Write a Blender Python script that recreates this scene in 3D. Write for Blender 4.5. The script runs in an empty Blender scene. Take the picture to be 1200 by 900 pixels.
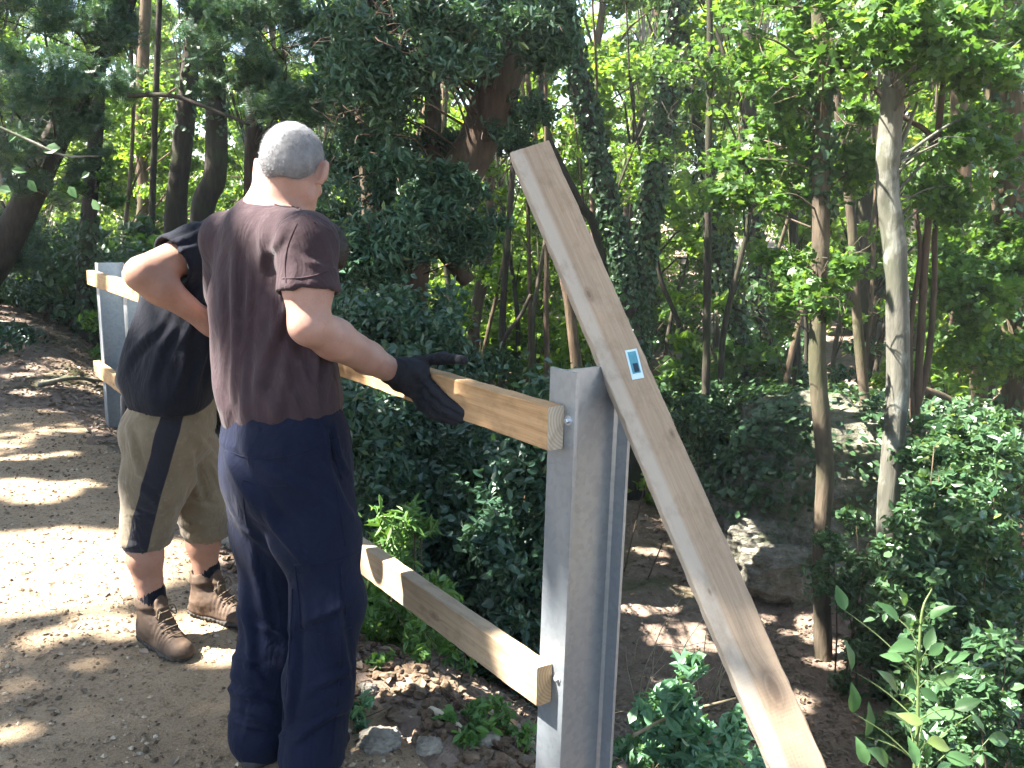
import bpy, math, numpy as np
from mathutils import Vector, Matrix
rad = math.radians
rng = np.random.default_rng(7)
SC = bpy.context.scene
COL = SC.collection
A = lambda *v: np.array(v, dtype=np.float64)

def nrm(v):
    v = np.asarray(v, dtype=np.float64)
    return v / (np.linalg.norm(v, axis=-1, keepdims=True) + 1e-12)

# ------------------------------------------------------------------ camera
CAM_Z, PITCH, ROLL, FPX = 1.5, rad(10.6), rad(1.1), 1039.0
_r0, _u0, FWD = A(1, 0, 0), A(0, math.sin(PITCH), math.cos(PITCH)), A(0, math.cos(PITCH), -math.sin(PITCH))
CR = _r0 * math.cos(ROLL) + _u0 * math.sin(ROLL)
CU = -_r0 * math.sin(ROLL) + _u0 * math.cos(ROLL)
CAMP = A(0, 0, CAM_Z)

def ray(px, py):
    return FWD + CR * ((px - 600) / FPX) + CU * ((450 - py) / FPX)

def at(px, py, Y):
    d = ray(px, py)
    return CAMP + d * (Y / d[1])

def proj(p):
    q = np.asarray(p) - CAMP
    z = q @ FWD
    return 600 + FPX * (q @ CR) / z, 450 - FPX * (q @ CU) / z

def setup_camera():
    cam = bpy.data.cameras.new('camera')
    cam.sensor_width = 36.0
    cam.lens = FPX / 1200 * 36.0
    cam.clip_start, cam.clip_end = 0.05, 2000
    o = bpy.data.objects.new('camera', cam)
    M = Matrix([[CR[0], CU[0], -FWD[0], 0], [CR[1], CU[1], -FWD[1], 0], [CR[2], CU[2], -FWD[2], CAM_Z], [0, 0, 0, 1]])
    o.matrix_world = M
    COL.objects.link(o)
    SC.camera = o

# ------------------------------------------------------------------ noise
def _hash(ix, iy, iz, seed):
    h = (ix * 374761393 + iy * 668265263 + iz * 2147483647 + seed * 1274126177) & 0xFFFFFFFF
    h = ((h ^ (h >> 13)) * 1274126177) & 0xFFFFFFFF
    h = h ^ (h >> 16)
    return (h & 0xFFFFFF) / float(0xFFFFFF)

def vnoise(P, seed=0):
    P = np.asarray(P, dtype=np.float64)
    I = np.floor(P).astype(np.int64)
    f = P - I
    f = f * f * (3 - 2 * f)
    x, y, z = I[..., 0], I[..., 1], I[..., 2]
    def c(a, b, d): return _hash(x + a, y + b, z + d, seed)
    fx, fy, fz = f[..., 0], f[..., 1], f[..., 2]
    def lx(b, d): return c(0, b, d) * (1 - fx) + c(1, b, d) * fx
    a0 = lx(0, 0) * (1 - fy) + lx(1, 0) * fy
    a1 = lx(0, 1) * (1 - fy) + lx(1, 1) * fy
    return (a0 * (1 - fz) + a1 * fz) * 2 - 1

def fbm(P, octs=4, seed=0):
    P = np.asarray(P, dtype=np.float64)
    s, a, o = 0, 1.0, 0
    for i in range(octs):
        s = s + a * vnoise(P * (2.03 ** i) + 17.3 * i, seed + i)
        o += a
        a *= 0.5
    return s / o

# ------------------------------------------------------------------ mesh helpers
def link(o, parent=None):
    COL.objects.link(o)
    if parent is not None:
        o.parent = parent
        o.matrix_parent_inverse = parent.matrix_world.inverted()
    return o

def np_mesh(name, V, faces, mat, parent=None, rnd=None, smooth=False, mat_idx=None):
    """faces: list of int arrays (n x k)."""
    me = bpy.data.meshes.new(name)
    V = np.asarray(V, dtype=np.float32)
    me.vertices.add(len(V))
    me.vertices.foreach_set('co', V.ravel())
    loops = np.concatenate([np.asarray(f, dtype=np.int32).ravel() for f in faces])
    tot = np.concatenate([np.full(len(f), np.asarray(f).shape[1], dtype=np.int32) for f in faces])
    st = np.concatenate([[0], np.cumsum(tot)[:-1]]).astype(np.int32)
    me.loops.add(len(loops))
    me.loops.foreach_set('vertex_index', loops)
    me.polygons.add(len(tot))
    me.polygons.foreach_set('loop_start', st)
    me.polygons.foreach_set('loop_total', tot)
    if mat_idx is not None:
        me.polygons.foreach_set('material_index', np.asarray(mat_idx, dtype=np.int32))
    me.polygons.foreach_set('use_smooth', np.full(len(tot), bool(smooth)))
    me.update(calc_edges=True)
    if rnd is not None:
        at_ = me.attributes.new('rnd', 'FLOAT', 'FACE')
        at_.data.foreach_set('value', np.asarray(rnd, dtype=np.float32))
    for m in (mat if isinstance(mat, (list, tuple)) else [mat]):
        me.materials.append(m)
    o = bpy.data.objects.new(name, me)
    return link(o, parent)

def empty(name, loc, label=None, cat=None, group=None):
    o = bpy.data.objects.new(name, None)
    o.location = loc
    o.empty_display_size = 0.1
    COL.objects.link(o)
    bpy.context.view_layer.update() if False else None
    o.matrix_world = Matrix.Translation(Vector(loc))
    if label:
        tag(o, label, cat, group)
    return o

def tag(o, label=None, cat=None, group=None, kind=None):
    if label: o['label'] = label
    if cat: o['category'] = cat
    if group: o['group'] = group
    if kind: o['kind'] = kind
    return o

def copy_tree(o, parent=None):
    c = o.copy()
    COL.objects.link(c)
    if parent is not None:
        c.parent = parent
    for ch in list(o.children):
        copy_tree(ch, c)
    return c

def tube(pts, radii, n=10, wob=0.0, seed=0, closed=True):
    """swept tube -> V, quads, tris"""
    P = np.asarray(pts, dtype=np.float64)
    R = np.asarray(radii, dtype=np.float64)
    T = nrm(np.gradient(P, axis=0))
    ref = A(0.31, 0.95, 0.05) if abs(T[0, 2]) > 0.7 else A(0.05, 0.1, 1)
    N = []
    x = nrm(np.cross(T[0], ref))
    for i in range(len(P)):
        x = nrm(x - T[i] * (x @ T[i]))
        N.append(x)
    N = np.array(N)
    B = np.cross(T, N)
    a = np.linspace(0, 2 * np.pi, n, endpoint=False)
    dirs = N[:, None, :] * np.cos(a)[None, :, None] + B[:, None, :] * np.sin(a)[None, :, None]
    rr = np.repeat(R[:, None], n, 1)
    if wob:
        q = P[:, None, :] + dirs * R[:, None, None]
        rr = rr * (1 + wob * fbm(q * (0.35 / max(R.max(), 1e-3)) + seed, 3, seed))
    V = (P[:, None, :] + dirs * rr[:, :, None]).reshape(-1, 3)
    m = len(P)
    i = np.arange(m - 1)[:, None] * n
    j = np.arange(n)[None, :]
    j2 = (j + 1) % n
    Q = np.stack([i + j, i + j2, i + n + j2, i + n + j], -1).reshape(-1, 4)
    caps = np.array([[0, k + 1, k] for k in range(1, n - 1)] + [[(m - 1) * n, (m - 1) * n + k, (m - 1) * n + k + 1] for k in range(1, n - 1)])
    return V, Q, caps

class MB:
    """collects shapes, then builds one mesh"""
    def __init__(s): s.V, s.Q, s.T, s.n = [], [], [], 0
    def add(s, V, Q=None, T=None):
        s.V.append(np.asarray(V))
        if Q is not None and len(Q): s.Q.append(np.asarray(Q) + s.n)
        if T is not None and len(T): s.T.append(np.asarray(T) + s.n)
        s.n += len(V)
    def tube(s, *a, **k): s.add(*tube(*a, **k))
    def box(s, c, ax, ay, az):
        c, ax, ay, az = map(np.asarray, (c, ax, ay, az))
        V = [c + sx * ax + sy * ay + sz * az for sx in (-1, 1) for sy in (-1, 1) for sz in (-1, 1)]
        s.add(V, [[0, 1, 3, 2], [4, 6, 7, 5], [0, 4, 5, 1], [2, 3, 7, 6], [0, 2, 6, 4], [1, 5, 7, 3]])
    def build(s, name, mat, parent=None, smooth=False, **k):
        f = []
        if s.Q: f.append(np.concatenate(s.Q))
        if s.T: f.append(np.concatenate(s.T))
        return np_mesh(name, np.concatenate(s.V), f, mat, parent, smooth=smooth, **k)

def spline(pts, n):
    """catmull-rom through points (any dim)"""
    P = np.asarray(pts, dtype=np.float64)
    P = np.vstack([2 * P[0] - P[1], P, 2 * P[-1] - P[-2]])
    m = len(P) - 3
    out = []
    for t in np.linspace(0, m - 1e-6, n):
        i = int(t); u = t - i
        a, b, c, d = P[i:i + 4]
        out.append(0.5 * (2 * b + (c - a) * u + (2 * a - 5 * b + 4 * c - d) * u * u + (3 * b - a - 3 * c + d) * u ** 3))
    return np.array(out)

# ------------------------------------------------------------------ signed-distance bodies -> surface nets
class SDF:
    def __init__(s, vox): s.vox, s.pr, s.sub = vox, [], []
    def cap(s, a, b, ra, rb, k=0.03, ax=None, sc=1.0, flat=False):
        """tapered capsule; flattened along unit axis ax by factor sc (<1)"""
        s.pr.append(('c', np.asarray(a, float), np.asarray(b, float), ra, rb, k, None if ax is None else nrm(ax), sc, flat)); return s
    def chain(s, pts, rs, k=0.03, ax=None, sc=1.0):
        for i in range(len(pts) - 1): s.cap(pts[i], pts[i + 1], rs[i], rs[i + 1], k, ax, sc)
        return s
    def ell(s, c, r, B, k=0.02):
        """ellipsoid with radii r along the rows of B"""
        s.pr.append(('e', np.asarray(c, float), np.asarray(r, float), np.asarray(B, float), k)); return s
    def cut(s): s.sub.append(s.pr.pop()); return s
    def _eval(s, p, G):
        if p[0] == 'c':
            _, a, b, ra, rb, k, ax, sc, flat = p
            q = G - a
            d = b - a
            pl = q @ nrm(d) - np.linalg.norm(d)
            if ax is not None:
                q = q + (q @ ax)[..., None] * ax * (1 / sc - 1)
                d = d + (d @ ax) * ax * (1 / sc - 1)
            t = np.clip((q @ d) / (d @ d + 1e-12), 0, 1)
            D = np.linalg.norm(q - t[..., None] * d, axis=-1) - (ra + (rb - ra) * t)
            D = D * (sc ** 0.5 if ax is not None else 1)
            return np.maximum(D, pl) if flat else D
        _, c, r, B, k = p
        q = (G - c) @ B.T
        k0 = np.linalg.norm(q / r, axis=-1)
        k1 = np.linalg.norm(q / (r * r), axis=-1) + 1e-9
        return k0 * (k0 - 1) / k1
    def _box(s, p, m):
        if p[0] == 'c':
            r = max(p[3], p[4]) + m
            return np.minimum(p[1], p[2]) - r, np.maximum(p[1], p[2]) + r
        r = p[2].max() + m
        return p[1] - r, p[1] + r
    def grid(s):
        m = 3 * s.vox
        bx = [s._box(p, m) for p in s.pr]
        lo = np.min([b[0] for b in bx], 0); hi = np.max([b[1] for b in bx], 0)
        n = np.ceil((hi - lo) / s.vox).astype(int) + 1
        D = np.full(n, 0.3)
        axs = [lo[i] + np.arange(n[i]) * s.vox for i in range(3)]
        for p in s.pr + [('SUB',) + q for q in s.sub]:
            isub = p[0] == 'SUB'
            if isub: p = p[1:]
            k = p[5] if p[0] == 'c' else p[4]
            b0, b1 = s._box(p, k + m)
            i0 = np.clip(((b0 - lo) / s.vox).astype(int), 0, n - 1); i1 = np.clip(np.ceil((b1 - lo) / s.vox).astype(int) + 1, 1, n)
            if (i1 <= i0).any(): continue
            sl = tuple(slice(i0[i], i1[i]) for i in range(3))
            G = np.stack(np.meshgrid(*[axs[i][sl[i]] for i in range(3)], indexing='ij'), -1)
            d = s._eval(p, G)
            if isub: D[sl] = np.maximum(D[sl], -d)
            else:
                o = D[sl]
                h = np.clip(0.5 + 0.5 * (o - d) / k, 0, 1)
                D[sl] = o * (1 - h) + d * h - k * h * (1 - h)
        return D, lo
    def surf(s):
        D, lo = s.grid()
        return surface_nets(D, lo, s.vox)

def surface_nets(D, lo, vox):
    nx, ny, nz = D.shape
    sgn = D < 0
    c = [(i, j, k) for i in (0, 1) for j in (0, 1) for k in (0, 1)]
    cs = [sgn[i:nx - 1 + i, j:ny - 1 + j, k:nz - 1 + k] for i, j, k in c]
    cnt = sum(x.astype(np.int8) for x in cs)
    mix = (cnt > 0) & (cnt < 8)
    idx = np.argwhere(mix)
    vid = np.full(mix.shape, -1, dtype=np.int64)
    vid[mix] = np.arange(len(idx))
    acc = np.zeros((len(idx), 3)); num = np.zeros(len(idx))
    val = [D[idx[:, 0] + i, idx[:, 1] + j, idx[:, 2] + k] for i, j, k in c]
    for a in range(8):
        for b in range(a + 1, 8):
            if sum(abs(np.array(c[a]) - np.array(c[b]))) != 1: continue
            va, vb = val[a], val[b]
            m = (va < 0) != (vb < 0)
            t = np.where(m, va / np.where(m, va - vb, 1), 0)
            p = np.array(c[a])[None] + t[:, None] * (np.array(c[b]) - np.array(c[a]))[None]
            acc += np.where(m[:, None], p, 0); num += m
    V = lo + (idx + acc / num[:, None]) * vox
    F = []
    for ax in range(3):
        o1, o2 = [(1, 2), (2, 0), (0, 1)][ax]
        sl0 = [slice(1, -1)] * 3; sl0[ax] = slice(0, -1)
        sl1 = list(sl0); sl1[ax] = slice(1, None)
        a_, b_ = sgn[tuple(sl0)], sgn[tuple(sl1)]
        for flip in (False, True):
            e = np.argwhere((a_ & ~b_) if not flip else (~a_ & b_))
            if not len(e): continue
            e = e + 1; e[:, ax] -= 1
            def g(d1, d2):
                q = e.copy(); q[:, o1] += d1; q[:, o2] += d2
                return vid[q[:, 0], q[:, 1], q[:, 2]]
            quad = np.stack([g(-1, -1), g(0, -1), g(0, 0), g(-1, 0)], -1)
            F.append(quad[:, ::-1] if flip else quad)
    F = np.concatenate(F)
    F = F[(F >= 0).all(1)]
    return V, F

def vnormals(V, F):
    n = np.cross(V[F[:, 2]] - V[F[:, 0]], V[F[:, 3]] - V[F[:, 1]])
    N = np.zeros_like(V)
    for k in range(4): np.add.at(N, F[:, k], n)
    return nrm(N)

def relax(V, F, it=2, w=0.5):
    for _ in range(it):
        S = np.zeros_like(V); c = np.zeros(len(V))
        for k in range(4):
            np.add.at(S, F[:, k], V[F[:, (k + 1) % 4]]); np.add.at(c, F[:, k], 1)
            np.add.at(S, F[:, k], V[F[:, (k - 1) % 4]]); np.add.at(c, F[:, k], 1)
        V = V * (1 - w) + w * S / np.maximum(c, 1)[:, None]
    return V
# ------------------------------------------------------------------ materials
class NT:
    def __init__(s, name):
        s.m = bpy.data.materials.new(name); s.m.use_nodes = True
        s.t = s.m.node_tree; s.t.nodes.clear()
        s.out = s.n('ShaderNodeOutputMaterial')
    def n(s, typ, **kw):
        nd = s.t.nodes.new(typ)
        for k, v in kw.items():
            if k in nd.inputs.keys() if isinstance(k, str) else False: nd.inputs[k].default_value = v
            else: setattr(nd, k, v)
        return nd
    def l(s, a, b): s.t.links.new(a, b)
    def coord(s, kind='Object', scale=(1, 1, 1)):
        tc = s.n('ShaderNodeTexCoord'); mp = s.n('ShaderNodeMapping')
        mp.inputs['Scale'].default_value = scale
        s.l(tc.outputs[kind], mp.inputs[0]); return mp.outputs[0]
    def noise(s, vec, scale, detail=4, rough=0.55, dist=0.0):
        nd = s.n('ShaderNodeTexNoise')
        nd.inputs['Scale'].default_value = scale; nd.inputs['Detail'].default_value = detail
        nd.inputs['Roughness'].default_value = rough; nd.inputs['Distortion'].default_value = dist
        if vec is not None: s.l(vec, nd.inputs['Vector'])
        return nd.outputs['Fac']
    def ramp(s, fac, stops):
        r = s.n('ShaderNodeValToRGB'); e = r.color_ramp.elements
        while len(e) < len(stops): e.new(0.5)
        for el, (p, c) in zip(e, stops):
            el.position = p; el.color = (*c, 1) if len(c) == 3 else c
        s.l(fac, r.inputs[0]); return r.outputs[0]
    def mix(s, fac, a, b, mode='MIX'):
        m = s.n('ShaderNodeMix', data_type='RGBA', blend_type=mode)
        if isinstance(fac, (int, float)): m.inputs[0].default_value = fac
        else: s.l(fac, m.inputs[0])
        for i, v in ((6, a), (7, b)):
            if isinstance(v, tuple): m.inputs[i].default_value = (*v, 1)
            else: s.l(v, m.inputs[i])
        return m.outputs[2]
    def math(s, op, a, b=0.5, clamp=False):
        m = s.n('ShaderNodeMath', operation=op); m.use_clamp = clamp
        for i, v in enumerate((a, b)):
            if isinstance(v, (int, float)): m.inputs[i].default_value = v
            else: s.l(v, m.inputs[i])
        return m.outputs[0]
    def bump(s, h, strength=0.3, dist=0.01, prev=None):
        b = s.n('ShaderNodeBump'); b.inputs['Strength'].default_value = strength; b.inputs['Distance'].default_value = dist
        s.l(h, b.inputs['Height'])
        if prev is not None: s.l(prev, b.inputs['Normal'])
        return b.outputs[0]
    def pbsdf(s, col, rough=0.8, normal=None, metal=0.0, spec=0.3, **kw):
        p = s.n('ShaderNodeBsdfPrincipled')
        if isinstance(col, tuple): p.inputs['Base Color'].default_value = (*col, 1)
        else: s.l(col, p.inputs['Base Color'])
        if isinstance(rough, (int, float)): p.inputs['Roughness'].default_value = rough
        else: s.l(rough, p.inputs['Roughness'])
        p.inputs['Metallic'].default_value = metal
        p.inputs['Specular IOR Level'].default_value = spec
        for k, v in kw.items(): p.inputs[k].default_value = v
        if normal is not None: s.l(normal, p.inputs['Normal'])
        return p.outputs[0]
    def done(s, sh):
        s.l(sh, s.out.inputs[0]); return s.m

def mat_leaf(name, dark, light, trans=0.4, rough=0.45, tint=(1.3, 1.25, 0.5), spec=0.4):
    t = NT(name)
    a = t.n('ShaderNodeAttribute', attribute_name='rnd', attribute_type='GEOMETRY')
    oi = t.n('ShaderNodeObjectInfo')
    f = t.math('ADD', a.outputs['Fac'], t.math('MULTIPLY', t.math('SUBTRACT', oi.outputs['Random'], 0.5), 0.25), True)
    mid = tuple((x + y) / 2 * (1.05 if i == 1 else 1) for i, (x, y) in enumerate(zip(dark, light)))
    c = t.ramp(f, [(0.0, dark), (0.5, mid), (0.93, light), (1.0, (light[0] * 1.7, light[1] * 1.25, light[2] * .8))])
    sh = t.pbsdf(c, rough, spec=spec)
    tr = t.n('ShaderNodeBsdfTranslucent')
    t.l(t.mix(1.0, c, tint, 'MULTIPLY'), tr.inputs[0])
    mx = t.n('ShaderNodeMixShader'); mx.inputs[0].default_value = trans
    t.l(sh, mx.inputs[1]); t.l(tr.outputs[0], mx.inputs[2])
    return t.done(mx.outputs[0])

def mat_bark(name, c0, c1, scale=6.0, moss=0.0, lichen=None):
    t = NT(name)
    v = t.coord('Object', (1, 1, 0.22))
    n1 = t.noise(v, scale * 3, 6, 0.65, 0.4)
    n2 = t.noise(t.coord('Object'), 2.2, 4)
    c = t.ramp(n1, [(0.3, c0), (0.72, c1)])
    if moss: c = t.mix(t.math('MULTIPLY', t.ramp(n2, [(0.45, (0, 0, 0)), (0.65, (1, 1, 1))]), moss), c, (0.035, 0.055, 0.018))
    if lichen:
        n3 = t.noise(t.coord('Object', (1, 1, 0.6)), 7.0, 5)
        c = t.mix(t.ramp(n3, [(0.55, (0, 0, 0)), (0.66, (0.8, 0.8, 0.8))]), c, lichen)
    return t.done(t.pbsdf(c, 0.92, t.bump(n1, 0.7, 0.02), spec=0.2))

def mat_wood(name, c0, c1, knots=(), grey=0.0, sap=None, endgrain=(0.30, 0.23, 0.16)):
    """timber, length along local X, width along local Z (metres)"""
    t = NT(name)
    tc = t.n('ShaderNodeTexCoord')
    sep = t.n('ShaderNodeSeparateXYZ'); t.l(tc.outputs['Object'], sep.inputs[0])
    # grain lines bow round the knots
    zz = sep.outputs[2]
    kn = None
    for (kx, kz, kr) in knots:
        dx = t.math('MULTIPLY', t.math('SUBTRACT', sep.outputs[0], kx), 0.42)
        dz = t.math('SUBTRACT', sep.outputs[2], kz)
        d2 = t.math('ADD', t.math('MULTIPLY', dx, dx), t.math('MULTIPLY', dz, dz))
        g = t.math('POWER', 2.71828, t.math('MULTIPLY', d2, -1.0 / (kr * kr)))
        zz = t.math('ADD', zz, t.math('MULTIPLY', g, kr * (0.9 if kz < 0 else -0.9)))
        kn = g if kn is None else t.math('MAXIMUM', kn, g)
    cmb = t.n('ShaderNodeCombineXYZ')
    t.l(t.math('MULTIPLY', sep.outputs[0], 0.035), cmb.inputs[0]); t.l(t.math('MULTIPLY', sep.outputs[1], 0.6), cmb.inputs[1]); t.l(zz, cmb.inputs[2])
    n1 = t.noise(cmb.outputs[0], 55, 5, 0.6, 0.3)
    n2 = t.noise(cmb.outputs[0], 230, 3, 0.6)
    n3 = t.noise(t.coord('Object', (0.35, 1, 1)), 7, 4)
    c = t.ramp(n1, [(0.32, c0), (0.62, c1)])
    c = t.mix(0.25, c, t.ramp(n2, [(0.35, tuple(x * .6 for x in c0)), (0.65, c1)]))
    c = t.mix(t.ramp(n3, [(0.42, (0, 0, 0)), (0.72, (0.45, 0.45, 0.45))]), c, tuple(x * 0.72 for x in c0))
    if sap is not None:
        e = t.math('ADD', sep.outputs[2], t.math('MULTIPLY', t.math('SUBTRACT', n1, 0.5), 0.012))
        c = t.mix(t.ramp(t.math('MULTIPLY', t.math('ADD', e, 0.05), 10.0), [(0.24, (0.75, 0.75, 0.75)), (0.33, (0, 0, 0))]), c, sap)
    if kn is not None:
        c = t.mix(t.ramp(kn, [(0.25, (0, 0, 0)), (0.5, (0.28, 0.28, 0.28)), (0.62, (0.5, 0.5, 0.5)), (0.72, (0.3, 0.3, 0.3)), (0.9, (0.75, 0.75, 0.75))]), c, (0.10, 0.052, 0.027))
    if grey: c = t.mix(t.math('MULTIPLY', t.noise(t.coord('Object', (0.5, 1, 1)), 5, 3), grey), c, (0.27, 0.25, 0.23))
    geo = t.n('ShaderNodeNewGeometry')
    vt = t.n('ShaderNodeVectorTransform', vector_type='NORMAL', convert_from='WORLD', convert_to='OBJECT')
    t.l(geo.outputs['True Normal'], vt.inputs[0])
    sn = t.n('ShaderNodeSeparateXYZ'); t.l(vt.outputs[0], sn.inputs[0])
    isend = t.math('GREATER_THAN', t.math('ABSOLUTE', sn.outputs[0], 0), 0.8)
    rings = t.n('ShaderNodeTexWave', wave_type='RINGS', rings_direction='X')
    rings.inputs['Scale'].default_value = 38; rings.inputs['Distortion'].default_value = 1.5
    off = t.n('ShaderNodeMapping'); off.inputs['Location'].default_value = (0, 0.05, -0.02)
    t.l(tc.outputs['Object'], off.inputs[0]); t.l(off.outputs[0], rings.inputs[0])
    c = t.mix(isend, c, t.mix(rings.outputs['Fac'], endgrain, tuple(x * 1.35 for x in endgrain)))
    sw = t.n('ShaderNodeTexWave', wave_type='BANDS', bands_direction='X')     # saw marks
    sw.inputs['Scale'].default_value = 42; sw.inputs['Distortion'].default_value = 1.2; sw.inputs['Detail'].default_value = 2
    t.l(t.coord('Object', (1, 1, 0.25)), sw.inputs[0])
    n4 = t.noise(t.coord('Object', (0.6, 1, 1)), 24, 5, 0.65)
    c = t.mix(t.ramp(n4, [(0.5, (0, 0, 0)), (0.78, (0.5, 0.5, 0.5))]), c, tuple(x * 0.45 for x in c0))
    return t.done(t.pbsdf(c, 0.78, t.bump(n2, 0.35, 0.002, t.bump(sw.outputs['Fac'], 0.10, 0.001)), spec=0.2))

def mat_cloth(name, c0, c1, scale=9, rough=0.9, weave=900, sheen=0.25, fade=None, panel=None):
    t = NT(name)
    n1 = t.noise(t.coord('Object'), scale, 4)
    w = t.noise(t.coord('Object'), weave, 2)
    n0 = t.noise(t.coord('Object'), 45, 4, 0.6)
    c = t.ramp(n1, [(0.3, c0), (0.7, c1)])
    c = t.mix(0.25, c, t.ramp(w, [(0.3, tuple(x * .55 for x in c0)), (0.7, tuple(x * 1.3 for x in c1))]))
    if fade: c = t.mix(t.ramp(n0, [(0.55, (0, 0, 0)), (0.75, (.5, .5, .5))]), c, fade)
    if panel:
        a = t.n('ShaderNodeAttribute', attribute_name='panel', attribute_type='GEOMETRY')
        c = t.mix(t.ramp(a.outputs['Fac'], [(0.495, (0, 0, 0)), (0.515, (1, 1, 1))]), c, panel)
    nw = t.noise(t.coord('Object', (1, 1, 0.45)), 11, 3, 0.5, 1.6)
    b = t.bump(n0, 0.3, 0.006, t.bump(nw, 0.55, 0.022)); b = t.bump(w, 0.2, 0.001, b)
    return t.done(t.pbsdf(c, rough, b, spec=0.15, **{'Sheen Weight': sheen, 'Sheen Roughness': 0.5}))

def mat_skin(name, c0, c1, ruddy):
    t = NT(name)
    n1 = t.noise(t.coord('Object'), 14, 4); n2 = t.noise(t.coord('Object'), 260, 3); n3 = t.noise(t.coord('Object'), 60, 4)
    c = t.ramp(n1, [(0.3, c0), (0.7, c1)])
    c = t.mix(t.ramp(n3, [(0.55, (0, 0, 0)), (0.75, (.6, .6, .6))]), c, ruddy)
    n5 = t.noise(t.coord('Object'), 150, 2)
    c = t.mix(t.ramp(n5, [(0.68, (0, 0, 0)), (0.74, (.45, .45, .45))]), c, tuple(x * .55 for x in c0))
    return t.done(t.pbsdf(c, 0.55, t.bump(n2, 0.15, 0.001), spec=0.35, **{'Subsurface Weight': 0.12, 'Subsurface Radius': (0.02, 0.008, 0.004), 'Subsurface Scale': 0.3}))

def mat_steel(name):
    t = NT(name)
    v = t.n('ShaderNodeTexVoronoi'); v.inputs['Scale'].default_value = 70
    t.l(t.coord('Object'), v.inputs['Vector'])
    sp = t.ramp(v.outputs['Color'], [(0.2, (0.31, 0.345, 0.385)), (0.8, (0.36, 0.395, 0.435))])
    n = t.noise(t.coord('Object', (1, 1, 0.12)), 14, 5)
    c = t.mix(t.ramp(n, [(0.4, (0, 0, 0)), (0.75, (.4, .4, .4))]), sp, (0.30, 0.325, 0.335))
    n2 = t.noise(t.coord('Object', (1, 1, 0.5)), 7, 5)
    c = t.mix(t.ramp(n2, [(0.56, (0, 0, 0)), (0.7, (.25, .25, .25))]), c, (0.55, 0.57, 0.59))
    r = t.ramp(n, [(0.3, (0.30, 0.30, 0.30)), (0.7, (0.42, 0.42, 0.42))])
    return t.done(t.pbsdf(c, r, t.bump(n, 0.08, 0.002), metal=0.75, spec=0.5))

def mat_simple(name, c0, c1, scale=20, rough=0.8, bump=0.3, dist=0.004, metal=0.0, spec=0.3):
    t = NT(name)
    n = t.noise(t.coord('Object'), scale, 6, 0.6)
    return t.done(t.pbsdf(t.ramp(n, [(0.3, c0), (0.7, c1)]), rough, t.bump(n, bump, dist), metal=metal, spec=spec))
# ------------------------------------------------------------------ terrain
F0 = A(0.18, 2.10)                 # near post
TD = nrm(A(-0.582, 0.813))         # along the fence, away from the camera
ND = A(TD[1], -TD[0])              # out over the gully

def fs(x, y):
    return (x - F0[0]) * ND[0] + (y - F0[1]) * ND[1], (x - F0[0]) * TD[0] + (y - F0[1]) * TD[1]

def sstep(a, b, x):
    t = np.clip((x - a) / (b - a), 0, 1)
    return t * t * (3 - 2 * t)

def path_in(x, y):
    """metres inside the path's edge (negative outside)"""
    s, t = fs(x, y)
    P = np.stack([x, y, 0 * x], -1)
    w = 0.16 * fbm(P * 1.6, 3, 5) + 0.05 * vnoise(P * 9, 8)
    a = -0.28 - s + w
    b = 6.75 + 0.10 * (x + 2) - y + 1.6 * w
    c = s + 6.0 + w
    return np.minimum(np.minimum(a, b), c)

def hgt(x, y):
    x = np.asarray(x, float); y = np.asarray(y, float)
    s, t = fs(x, y)
    P = np.stack([x, y, 0 * x], -1)
    z = np.interp(s, [-0.5, -0.2, 0.0, 0.35, 0.9, 1.7, 2.7, 3.6, 6.5, 10, 16, 30, 60], [0, -0.03, -0.10, -0.30, -0.72, -1.35, -1.85, -2.05, -2.05, -1.65, -0.9, 0.2, 1.6])
    lw = 1 - sstep(0.3, 3.0, s)
    z = z + lw * np.interp(y, [6.6, 7.4, 10, 14, 22, 60], [0, 0.10, 0.42, 0.75, 1.3, 3.0])
    off = sstep(-0.3, 0.2, s) + sstep(6.6, 7.4, y) * (s < 0.3)
    off = np.clip(off, 0, 1)
    z = z + off * (0.13 * fbm(P * 0.8, 3, 2) + 0.05 * fbm(P * 3.5, 3, 3)) * np.clip(0.4 + s * .5, 0.45, 1.2)
    z = z + off * 0.020 * fbm(P * 14, 2, 4)
    z = z + (1 - off) * (0.014 * fbm(P * 1.4, 2, 6) + 0.004 * fbm(P * 16, 2, 9))
    # heap of dug soil by the edge
    d2 = ((s + 0.02) / 0.28) ** 2 + ((t - 0.62) / 0.5) ** 2
    z = z + 0.10 * np.exp(-d2) * (0.8 + 0.5 * fbm(P * 6, 3, 11))
    return z

def ground_at(px, py):
    d = ray(px, py)
    lo = 0.5
    for Y in np.arange(0.8, 60, 0.03):
        p = CAMP + d * (Y / d[1])
        if p[2] < hgt(p[0], p[1]): return p
    return CAMP + d * (60 / d[1])

def mat_ground():
    t = NT('woodland_soil')
    g = t.coord('Object')
    n1 = t.noise(g, 1.1, 5, 0.6); n2 = t.noise(g, 9, 6, 0.65); n3 = t.noise(g, 60, 4, 0.7)
    c = t.ramp(n2, [(0.3, (0.135, 0.094, 0.072)), (0.55, (0.245, 0.180, 0.142)), (0.75, (0.34, 0.26, 0.21))])
    c = t.mix(0.4, c, t.ramp(n3, [(0.3, (0.05, 0.035, 0.026)), (0.7, (0.25, 0.19, 0.145))]))
    c = t.mix(t.ramp(n1, [(0.52, (0, 0, 0)), (0.68, (0.75, 0.75, 0.75))]), c, (0.050, 0.062, 0.020))
    return t.done(t.pbsdf(c, 0.95, t.bump(n3, 0.8, 0.02, t.bump(n2, 0.6, 0.05)), spec=0.15))

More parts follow.
